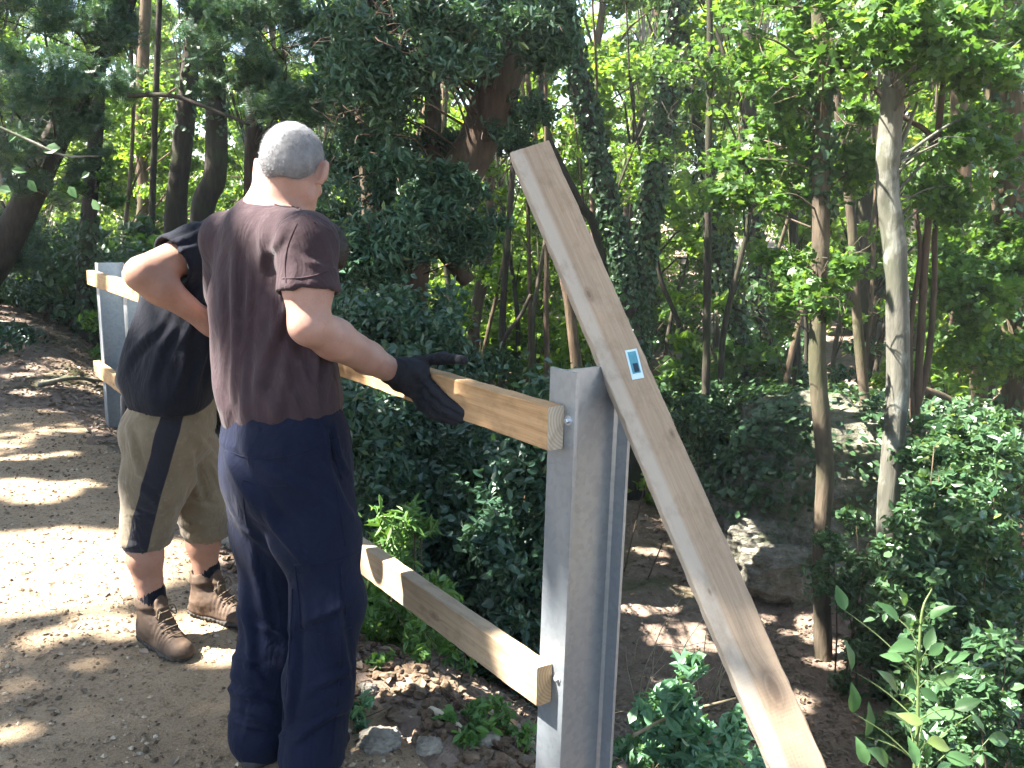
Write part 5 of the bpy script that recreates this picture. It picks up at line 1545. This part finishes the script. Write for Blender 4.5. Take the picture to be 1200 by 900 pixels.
def build_litter():
    # dead leaves on the bank, the verge and the gully floor
    def dens(x, y):
        return np.clip(-path_in(x, y) * 6 + 0.25, 0.05, 1) * np.clip(0.45 + 0.9 * fbm(np.stack([x, y, 0 * x], -1) * 1.3, 3, 12), 0.08, 1)
    x, y, r = scatter(120000, -7, 5.5, 1.2, 13, 3, dens)
    P = np.stack([x, y, hgt(x, y) + 0.006 + 0.012 * r.random(len(x))], -1)
    f = Fol(31); f.add(P, 0.045, 0.6, up=2.0, jit=0.7, droop=0)
    tag(f.build('leaf_litter', LM['litter']), kind='stuff')
    # grit, chips and small stones on the path
    x, y, r = scatter(90000, -5, 1.5, 1.4, 7.6, 4, lambda x, y: np.clip(path_in(x, y) * 5 + .4, 0, 1) * np.clip(.55 + .9 * fbm(np.stack([x, y, 0 * x], -1) * 2, 3, 13), .1, 1) * np.clip(3.0 / y, 0, 1))
    z = hgt(x, y) + 0.012
    n = len(x); s = 0.0035 + 0.008 * r.random(n) ** 3
    C = np.stack([x, y, z + s * 0.3], -1)
    oct_ = np.array([(1, 0, 0), (0, 1, 0), (-1, 0, 0), (0, -1, 0), (0, 0, .7), (0, 0, -.7)])
    ang = r.uniform(0, 6.28, n); ca, sa = np.cos(ang), np.sin(ang)
    el = r.uniform(0.6, 1.6, n)
    V = np.stack([C + np.stack([(o[0] * ca * el - o[1] * sa) * s, (o[0] * sa * el + o[1] * ca) * s, o[2] * s], -1) for o in oct_], 1).reshape(-1, 3)
    i = np.arange(n)[:, None] * 6
    T = np.concatenate([i + [t] for t in ([0, 1, 4], [1, 2, 4], [2, 3, 4], [3, 0, 4], [1, 0, 5], [2, 1, 5], [3, 2, 5], [0, 3, 5])], 1).reshape(-1, 3)
    t = NT('path_grit')
    a = t.n('ShaderNodeAttribute', attribute_name='rnd', attribute_type='GEOMETRY')
    m = t.done(t.pbsdf(t.ramp(a.outputs['Fac'], [(0, (.05, .036, .026)), (.5, (.17, .122, .08)), (.85, (.34, .27, .19)), (1, (.42, .36, .28))]), 0.9, spec=.2))
    tag(np_mesh('grit', V, [T], m, rnd=np.repeat(r.random(n), 8)), kind='stuff')
    # crumbled soil heaped along the verge
    tt, ss = None, None
    r = np.random.default_rng(8); n = 2600
    t_ = r.uniform(0.1, 4.6, n); s_ = r.normal(-0.02, 0.13, n); s_ = np.where(t_ > 1.6, s_ * .7, s_)
    x = F0[0] + TD[0] * t_ + ND[0] * s_; y = F0[1] + TD[1] * t_ + ND[1] * s_
    s = 0.006 + 0.020 * r.random(n) ** 2.5
    C = np.stack([x, y, hgt(x, y) + s * .35], -1)
    ico = icosphere(1)
    Vs, Ts = [], []
    for k in range(n):
        v = ico[0] * s[k]; v = v * (1 + 1.1 * fbm(v * (1.2 / s[k]) + k * 3.1, 2, 3))[:, None] * A(1, r.uniform(.7, 1.2), .75); Vs.append(v + C[k]); Ts.append(ico[1] + k * len(ico[0]))
    m = mat_simple('dug_soil', (0.055, 0.036, 0.024), (0.165, 0.118, 0.080), 35, .95, .6, .01, spec=.1)
    tag(np_mesh('crumbled_soil', np.concatenate(Vs), [np.concatenate(Ts)], m), kind='stuff')

def icosphere(sub):
    p = (1 + 5 ** .5) / 2
    V = nrm(np.array([(-1, p, 0), (1, p, 0), (-1, -p, 0), (1, -p, 0), (0, -1, p), (0, 1, p), (0, -1, -p), (0, 1, -p), (p, 0, -1), (p, 0, 1), (-p, 0, -1), (-p, 0, 1)]))
    F = np.array([(0, 11, 5), (0, 5, 1), (0, 1, 7), (0, 7, 10), (0, 10, 11), (1, 5, 9), (5, 11, 4), (11, 10, 2), (10, 7, 6), (7, 1, 8), (3, 9, 4), (3, 4, 2), (3, 2, 6), (3, 6, 8), (3, 8, 9), (4, 9, 5), (2, 4, 11), (6, 2, 10), (8, 6, 7), (9, 8, 1)])
    for _ in range(sub):
        V = list(V); c = {}; G = []
        def mid(a, b):
            k = (min(a, b), max(a, b))
            if k not in c: c[k] = len(V); V.append(nrm((np.array(V[a]) + np.array(V[b])) / 2))
            return c[k]
        for a, b, d in F:
            x, y, z = mid(a, b), mid(b, d), mid(d, a); G += [(a, x, z), (b, y, x), (d, z, y), (x, y, z)]
        V = np.array(V); F = np.array(G)
    return V, F

def rock(name, c, r, mat, seed, sub=4, amp=.28, label=None, cat='stone', group=None, blocky=0.5):
    V, F = icosphere(sub)
    d = nrm(V)
    q = np.sign(d) * np.abs(d) ** (1 - blocky * .55)
    q = q * (1 + amp * fbm(d * 1.6 + seed, 4, seed) + amp * .35 * fbm(d * 6 + seed, 3, seed + 1))[:, None]
    st = np.round(q[:, 2] * 5) / 5; q[:, 2] = q[:, 2] * .6 + st * .4
    P = np.asarray(c) + q * np.asarray(r)
    o = np_mesh(name, P - np.asarray(c), [F], mat, smooth=sub >= 4)
    o.location = c
    if label: tag(o, label, cat, group)
    return o

def build_rocks():
    t = NT('mossy_limestone')
    n1 = t.noise(t.coord('Object'), 1.6, 6, .65); n2 = t.noise(t.coord('Object'), 9, 6, .7); n3 = t.noise(t.coord('Object', (1, 1, 2.5)), 3, 5)
    c = t.ramp(n2, [(.3, (.085, .078, .062)), (.55, (.20, .185, .15)), (.75, (.36, .34, .28))])
    c = t.mix(t.ramp(n1, [(.42, (0, 0, 0)), (.6, (.85, .85, .85))]), c, (.045, .062, .025))
    m = t.done(t.pbsdf(c, .9, t.bump(n2, .8, .06, t.bump(n3, .8, .12)), spec=.2))
    t = NT('pale_broken_limestone')
    n1 = t.noise(t.coord('Object'), 3, 6, .65); n2 = t.noise(t.coord('Object'), 16, 6, .7); n3 = t.noise(t.coord('Object', (1, 1, 3)), 5, 4)
    c = t.mix(t.ramp(n1, [(.48, (0, 0, 0)), (.66, (.8, .8, .8))]), t.ramp(n2, [(.3, (.13, .12, .095)), (.6, (.22, .205, .165)), (.8, (.32, .30, .25))]), (.06, .075, .035))
    m2 = t.done(t.pbsdf(c, .9, t.bump(n2, .8, .05, t.bump(n3, .9, .10)), spec=.2))
    root_c = at(950, 640, 8.9); root_c[2] = float(hgt(root_c[0], root_c[1])) + .45
    o = rock('rock_outcrop', root_c, (1.15, .85, 1.25), m, 3, 5, .22, 'big ivy topped rock outcrop with pale broken stone, across the gully', 'rock', blocky=.8)
    o2 = rock('rock_outcrop', at(1130, 640, 9.4) * A(1, 1, 0) + A(0, 0, float(hgt(*at(1130, 640, 9.4)[:2])) + .3), (1.5, .9, 1.15), m, 9, 5, .25, 'low rock bank smothered in ivy behind the pale grey trunk', 'rock', blocky=.7)
    for k, (x, y, Y, rx, rz) in enumerate(((908, 668, 8.1, .36, .30), (944, 700, 7.95, .15, .28), (882, 634, 8.25, .30, .26))):
        c = at(x, y, Y); c[2] = max(c[2], float(hgt(c[0], c[1])) + rz * .2)
        rock('rock', c, (rx, rx * .7, rz), m2, 40 + k, 4, .42, ('large pale broken block on the face of the rock outcrop', 'narrow pale slab of rock beside the tan trunk', 'grey broken block high on the rock outcrop', 'small pale rock at the foot of the rock outcrop')[k], 'rock', blocky=.6)
    # ivy over the rocks
    for ob, n, sd in ((o, 5200, 1), (o2, 5200, 2)):
        me = ob.data; V = np.empty(len(me.vertices) * 3, np.float32); me.vertices.foreach_get('co', V); V = V.reshape(-1, 3).astype(float)
        r = np.random.default_rng(60 + sd)
        ctr = A(0, 0, 0); nn = nrm(V * A(1, 1, .8))
        lump = fbm(V * 1.5, 3, 5 + sd)
        wgt = np.clip(V[:, 2] * 1.0 + .45 + lump * 1.3 - (0.75 * np.exp(-(((V[:, 0] + .35) / .42) ** 2 + ((V[:, 2] + .45) / .5) ** 2)) if sd == 1 else 0), 0.0, 1)
        p = wgt / wgt.sum(); i = r.choice(len(V), n, p=p)
        f = Fol(60 + sd)
        P = V[i] + nn[i] * (r.random(n) ** .7 * .16)[:, None] + r.normal(0, .03, (n, 3))
        f.add(P + np.array(ob.location), .075, .85, up=.5, out=nn[i] * 1.2, droop=1.0, jit=.6)
        reparent(f.build('ivy', LM['ivy']), ob)
    sm = mat_simple('pale_field_stone', (.11, .097, .08), (.24, .22, .185), 14, .9, .6, .01, spec=.15)
    S = [(445, 882, .06, 'grey stone at the foot of the navy trousers'), (503, 880, .035, 'pale upright stone by the verge'), (565, 874, .04, 'pale stone nearest the steel post foot'), (278, 640, .10, 'pale blue-grey stone beside the far brown boot'), (270, 612, .06, 'small mossy stone behind the bare shins'), (430, 820, .03, 'small grey stone half sunk in the dug soil')]
    for i, (x, y, rr, lab) in enumerate(S):
        g = ground_at(x, y); g[2] = float(hgt(g[0], g[1])) + rr * .25
        rock('stone', g, (rr * 1.1, rr * .8, rr * .75), sm, 20 + i, 3, .45, lab, 'stone', 'stones along the verge', .2)

def stick(name, pts, r0, r1, mat, label, cat='stick', group=None):
    mb = MB(); mb.tube(spline(pts, 16), np.linspace(r0, r1, 16), 8, .18, 3)
    o = mb.build(name, mat, smooth=True); return tag(o, label, cat, group)

def build_near_plants():
    g = lambda x, y, h=0.0: ground_at(x, y) + A(0, 0, h)
    stick('fallen_branch', [g(45, 455, .03), g(85, 450, .05), g(122, 452, .04)], .022, .013, LM['bark_pale'], 'grey fallen branch lying on the bank by the farthest post', 'branch')
    stick('split_stick', [g(505, 838, .015), g(525, 852, .03), g(552, 872, .015)], .014, .009, mat_simple('bare_split_wood', (.40, .32, .22), (.58, .49, .36), 40, .8, .3, .003), 'pale split stick on the verge near the steel post')
    stick('bare_branch', [at(150, 112, 7.6), at(200, 112, 7.5), at(245, 127, 7.4), at(292, 146, 7.3)], .022, .010, LM['bark_dark'], 'bare dark branch crossing in front of the paired black trunks', 'branch')
    stick('bare_twig', [at(-10, 145, 5.2), at(35, 165, 5.2), at(75, 182, 5.2), at(116, 183, 5.2)], .010, .005, LM['bark_pale'], 'thin pale twig drooping in front of the leaning yew', 'twig')
    # dark evergreen shrubs filling the slope behind the rails
    D = dict(leaf='dark', L=.052, w=.6, up=.6, flat=.8)
    shrub('dense dark evergreen shrub behind the navy trousers and the lower rail', 500, 700, 4.3, [(385, 520, 440, 640, 3.9, 4.9, 20, .27, 420), (400, 560, 600, 720, 3.7, 4.5, 14, .24, 380)], seed=1, **D)
    shrub('dark evergreen shrub with a few sunlit sprays next to the steel post', 600, 720, 4.3, [(545, 650, 500, 640, 3.9, 4.8, 16, .25, 400), (560, 650, 620, 740, 3.7, 4.4, 12, .23, 380)], seed=2, **D)
    shrub('dark shrub under the yew, just above the upper rail', 450, 480, 5.6, [(392, 520, 360, 470, 5.0, 6.0, 18, .28, 380), (520, 590, 450, 510, 5.2, 6.2, 7, .22, 300)], seed=3, **D)
    shrub('ferny shrub in the half light behind the post top', 660, 520, 7.5, [(600, 700, 440, 520, 6.6, 8.2, 12, .33, 300), (750, 850, 470, 530, 8.5, 10, 12, .33, 300)], seed=4, leaf='ivy', L=.07, w=.6, up=.7, down=False)
    G = dict(leaf='gloss', w=.6, up=.7)
    shrub('tall glossy leaved bush with bright leaves beyond the pale trunk', 1130, 760, 6.0, [(1075, 1200, 470, 600, 5.4, 6.6, 18, .26, 230), (1070, 1200, 590, 720, 5.2, 6.3, 18, .26, 240)], seed=6, L=.07, **G)
    shrub('low glossy bush between the tan trunk and the pale trunk', 1020, 720, 6.8, [(975, 1080, 590, 700, 6.2, 7.2, 13, .24, 220), (1040, 1110, 680, 750, 5.6, 6.4, 5, .2, 180)], seed=7, L=.062, **G)
    shrub('shaded bush filling the corner below the glossy leaved one', 1160, 880, 4.6, [(1090, 1210, 730, 900, 4.0, 5.0, 12, .22, 190)], seed=8, L=.06, **G)
    shrub('dim shrub by the thin dark tree on the bank', 50, 330, 10.5, [(-20, 85, 270, 350, 9.8, 11.5, 12, .4, 240), (-20, 40, 380, 420, 8, 9, 4, .25, 200)], seed=9, **D)
    shrub('sunlit leafy bush behind the farthest post', 160, 330, 11.5, [(110, 170, 330, 400, 8.5, 10.5, 6, .25, 180), (150, 220, 280, 330, 11, 13, 6, .35, 160)], seed=10, leaf='maple', L=.08, w=.65, up=.8)
    # weeds
    Wd = dict(name='weed_plant', cat='plant', stems=4, sr=.003, w=.5, up=.5, flat=.9)
    shrub('bright green weeds under the lower rail', 470, 715, 3.1, [(440, 530, 665, 735, 2.85, 3.3, 9, .09, 120)], seed=11, leaf='weed', L=.04, **Wd)
    shrub('lime green feathery weed between the two rails', 450, 660, 3.5, [(432, 500, 590, 640, 3.3, 3.6, 6, .10, 70)], seed=12, leaf='weed', L=.07, w=.22, up=.2, name='weed_plant', cat='plant', flat=1.1, stem_mat='bark_tan')
    shrub('pale bluish green weeds beside the steel post foot', 790, 900, 2.9, [(738, 800, 800, 900, 2.6, 3.1, 9, .10, 110), (800, 880, 850, 905, 2.5, 2.9, 9, .09, 110)], seed=13, leaf='mint', L=.052, **Wd)
    shrub('small green seedling at the edge of the trousers', 440, 800, 2.75, [(432, 452, 775, 815, 2.7, 2.8, 2, .05, 40)], seed=14, leaf='weed', L=.04, **Wd)
    shrub('patch of low weeds by the stones at the post', 570, 860, 2.45, [(545, 615, 830, 890, 2.35, 2.55, 6, .06, 60), (515, 560, 870, 895, 2.3, 2.4, 3, .05, 50)], seed=15, leaf='weed', L=.035, **Wd)
    shrub('little bluish weed beside the dug soil', 425, 850, 2.5, [(416, 445, 850, 870, 2.4, 2.5, 2, .05, 40)], seed=16, leaf='mint', L=.04, **Wd)
    # dry stems on the slope past the post
    r = np.random.default_rng(12)
    root = empty('dry_grass', ground_at(770, 800), 'dry straw stems standing on the slope beside the plank', 'dry grass')
    for i in range(26):
        x = r.uniform(742, 850); b = ground_at(x, r.uniform(770, 850)); e = b + A(r.normal(.12, .1), r.normal(0, .1), r.uniform(.25, .55))
        mb = MB(); mb.tube(spline([b, (b + e) / 2 + A(-.02, 0, .03), e], 8), np.linspace(.0042, .0018, 8), 5)
        o = mb.build('stem', LM['straw'], rnd=np.full(1, .8).repeat(len(mb.Q[0]) + len(mb.T[0]))); reparent(o, root)
    b = ground_at(745, 850); mb = MB(); mb.tube(spline([at(742, 862, 2.6), at(790, 838, 2.7), at(862, 818, 2.8)], 12), np.linspace(.006, .003, 12), 6)
    reparent(mb.build('stem', LM['straw']), root)
    # the broad leaved sapling close to the camera
    base = at(1078, 900, 1.78); base[2] = float(hgt(base[0], base[1]))
    root = empty('sapling', base, 'broad leaved sapling in the corner nearest the camera', 'sapling')
    P = spline([base, at(1072, 900, 1.78), at(1076, 800, 1.80), at(1080, 720, 1.82), at(1092, 690, 1.84)], 24)
    mb = MB(); mb.tube(P, np.linspace(.0055, .0015, 24), 8)
    lv = [(1057, 758, 0.055, -170), (1042, 799, .075, 130), (1000, 818, .060, 95), (1018, 843, .065, 80), (1104, 716, .048, 35), (1110, 795, .05, 15), (1106, 838, .07, 5), (1102, 873, .062, -20), (1030, 886, .065, 140), (995, 767, .06, 100), (1040, 715, .05, 140), (1085, 880, .05, -80), (1148, 850, .05, -50), (1172, 866, .06, -10), (1058, 700, .04, 120), (1122, 770, .05, 20), (1066, 842, .045, 160), (1090, 748, .05, 60), (985, 700, .05, 100), (1010, 880, .05, 110), (1068, 800, .05, 60), (1090, 815, .045, -30), (1050, 840, .05, 150), (1075, 770, .045, 110), (1125, 890, .055, -15), (1045, 770, .04, 170), (1098, 760, .04, 30), (1070, 880, .05, 100), (1135, 825, .05, 25)]
    r = np.random.default_rng(15)
    vs, fsq, n0 = [], [], 0
    for (x, y, L, ang) in lv:
        c = at(x, y, 1.80 + r.normal(0, .05)); L = L * 1.22
        a = rad(ang)
        d = nrm(CR * math.cos(a) + CU * math.sin(a) + FWD * r.normal(0, .25)); nrm_ = nrm(UP * 0.7 - FWD * .55 + r.normal(0, .3, 3)); nrm_ = nrm(nrm_ - d * (nrm_ @ d)); b = np.cross(nrm_, d)
        m = 7; W = L * .25
        for j in range(m):
            u = j / (m - 1); w = W * (math.sin(math.pi * u ** .8) * (1 - .25 * u)) + .0006
            ctr = c + d * (u - .5) * L - nrm_ * (L * .22 * (u - .4) ** 2)
            for k, v in enumerate((-1, -.5, 0, .5, 1)): vs.append(ctr + b * w * v + nrm_ * abs(v) * w * .30 + nrm_ * .0012 * math.sin(j * 2.5 + k))
        for j in range(m - 1):
            for k in range(4): o = n0 + j * 5 + k; fsq.append([o, o + 1, o + 6, o + 5])
        n0 += m * 5
        i = int(np.argmin(np.linalg.norm(P - c + UP * (.02 + .7 * np.linalg.norm((P - c)[:, :2], axis=1).min()), axis=1))); e = c - d * L * .5
        mb.tube(spline([P[i], (P[i] + e) / 2 + UP * .01, e], 8), np.linspace(.0015, .0009, 8), 5)
    reparent(mb.build('stem', mat_simple('green_stem', (.05, .08, .025), (.09, .12, .04), 30, .6, .1)), root)
    reparent(np_mesh('foliage', np.array(vs), [np.array(fsq)], LM['sapling'], rnd=np.repeat(np.clip(r.normal(.5, .3, len(lv)), 0, 1), 24), smooth=True), root)
    # a few broad leaves on the pale twig
    rt = [o for o in bpy.data.objects if o.name.startswith('bare_twig')][0]
    f = Fol(88); f.keep = True
    f.add(np.array([at(x, y, 5.2 + q) for x, y, q in ((38, 218, 0), (100, 205, .05), (22, 200, .1), (112, 240, .1), (60, 175, 0), (15, 160, 0), (5, 222, .1), (85, 225, .05))]), .085, .7, up=.2, out=-FWD * 2, droop=1.0, jit=.3)
    o = f.build('foliage', LM['sapling']); o.parent = rt
def build_world():
    w = bpy.data.worlds.new('World'); SC.world = w; w.use_nodes = True
    nt = w.node_tree; bg = nt.nodes['Background']
    sky = nt.nodes.new('ShaderNodeTexSky'); sky.sky_type = 'NISHITA'; sky.sun_disc = False
    sky.sun_elevation = math.asin(SUN[2]); sky.sun_rotation = math.atan2(SUN[0], SUN[1])
    nt.links.new(sky.outputs[0], bg.inputs[0]); bg.inputs[1].default_value = SKY
    l = bpy.data.lights.new('sun', 'SUN'); l.energy = SUNE; l.angle = rad(0.5); l.color = (1, 0.95, 0.86)
    o = bpy.data.objects.new('sun', l); COL.objects.link(o)
    o.location = (-8, 2, 20)
    o.rotation_euler = Vector(-SUN).to_track_quat('-Z', 'Y').to_euler()
    vs = SC.view_settings
    vs.view_transform = 'Standard'; vs.look = 'None'; vs.gamma = 1; vs.exposure = EXPO; vs.use_curve_mapping = False
    c = SC.cycles
    c.max_bounces = 8; c.diffuse_bounces = 4; c.glossy_bounces = 2; c.transmission_bounces = 4; c.transparent_max_bounces = 4
    c.use_adaptive_sampling = True; c.adaptive_threshold = 0.02
    c.use_denoising = True; c.denoiser = 'OPENIMAGEDENOISE'
    c.sample_clamp_indirect = 8

def build_haze():
    m = bpy.data.materials.new('woodland_haze'); m.use_nodes = True
    nt = m.node_tree; nt.nodes.clear()
    out = nt.nodes.new('ShaderNodeOutputMaterial'); v = nt.nodes.new('ShaderNodeVolumePrincipled')
    v.inputs['Color'].default_value = (0.88, 0.95, 0.90, 1); v.inputs['Density'].default_value = HAZE; v.inputs['Anisotropy'].default_value = 0.25
    nt.links.new(v.outputs[0], out.inputs['Volume'])
    mb = MB(); mb.box((0, 120, 5.5), (226, 0, 0), (0, 190, 0), (0, 0, 10.5))
    o = mb.build('haze', m); tag(o, kind='stuff')

HAZE = 0.0014
EXPO, SKY, SUNE = 3.3, 0.070, 5.0
setup_camera(); build_world(); build_leaf_mats(); build_gaps()
build_ground(); build_fence(); build_plank(); build_people()
build_rocks(); build_trees(); build_far_wood(); build_canopy(); build_thin_stems(); build_haze()
build_litter(); build_near_plants()
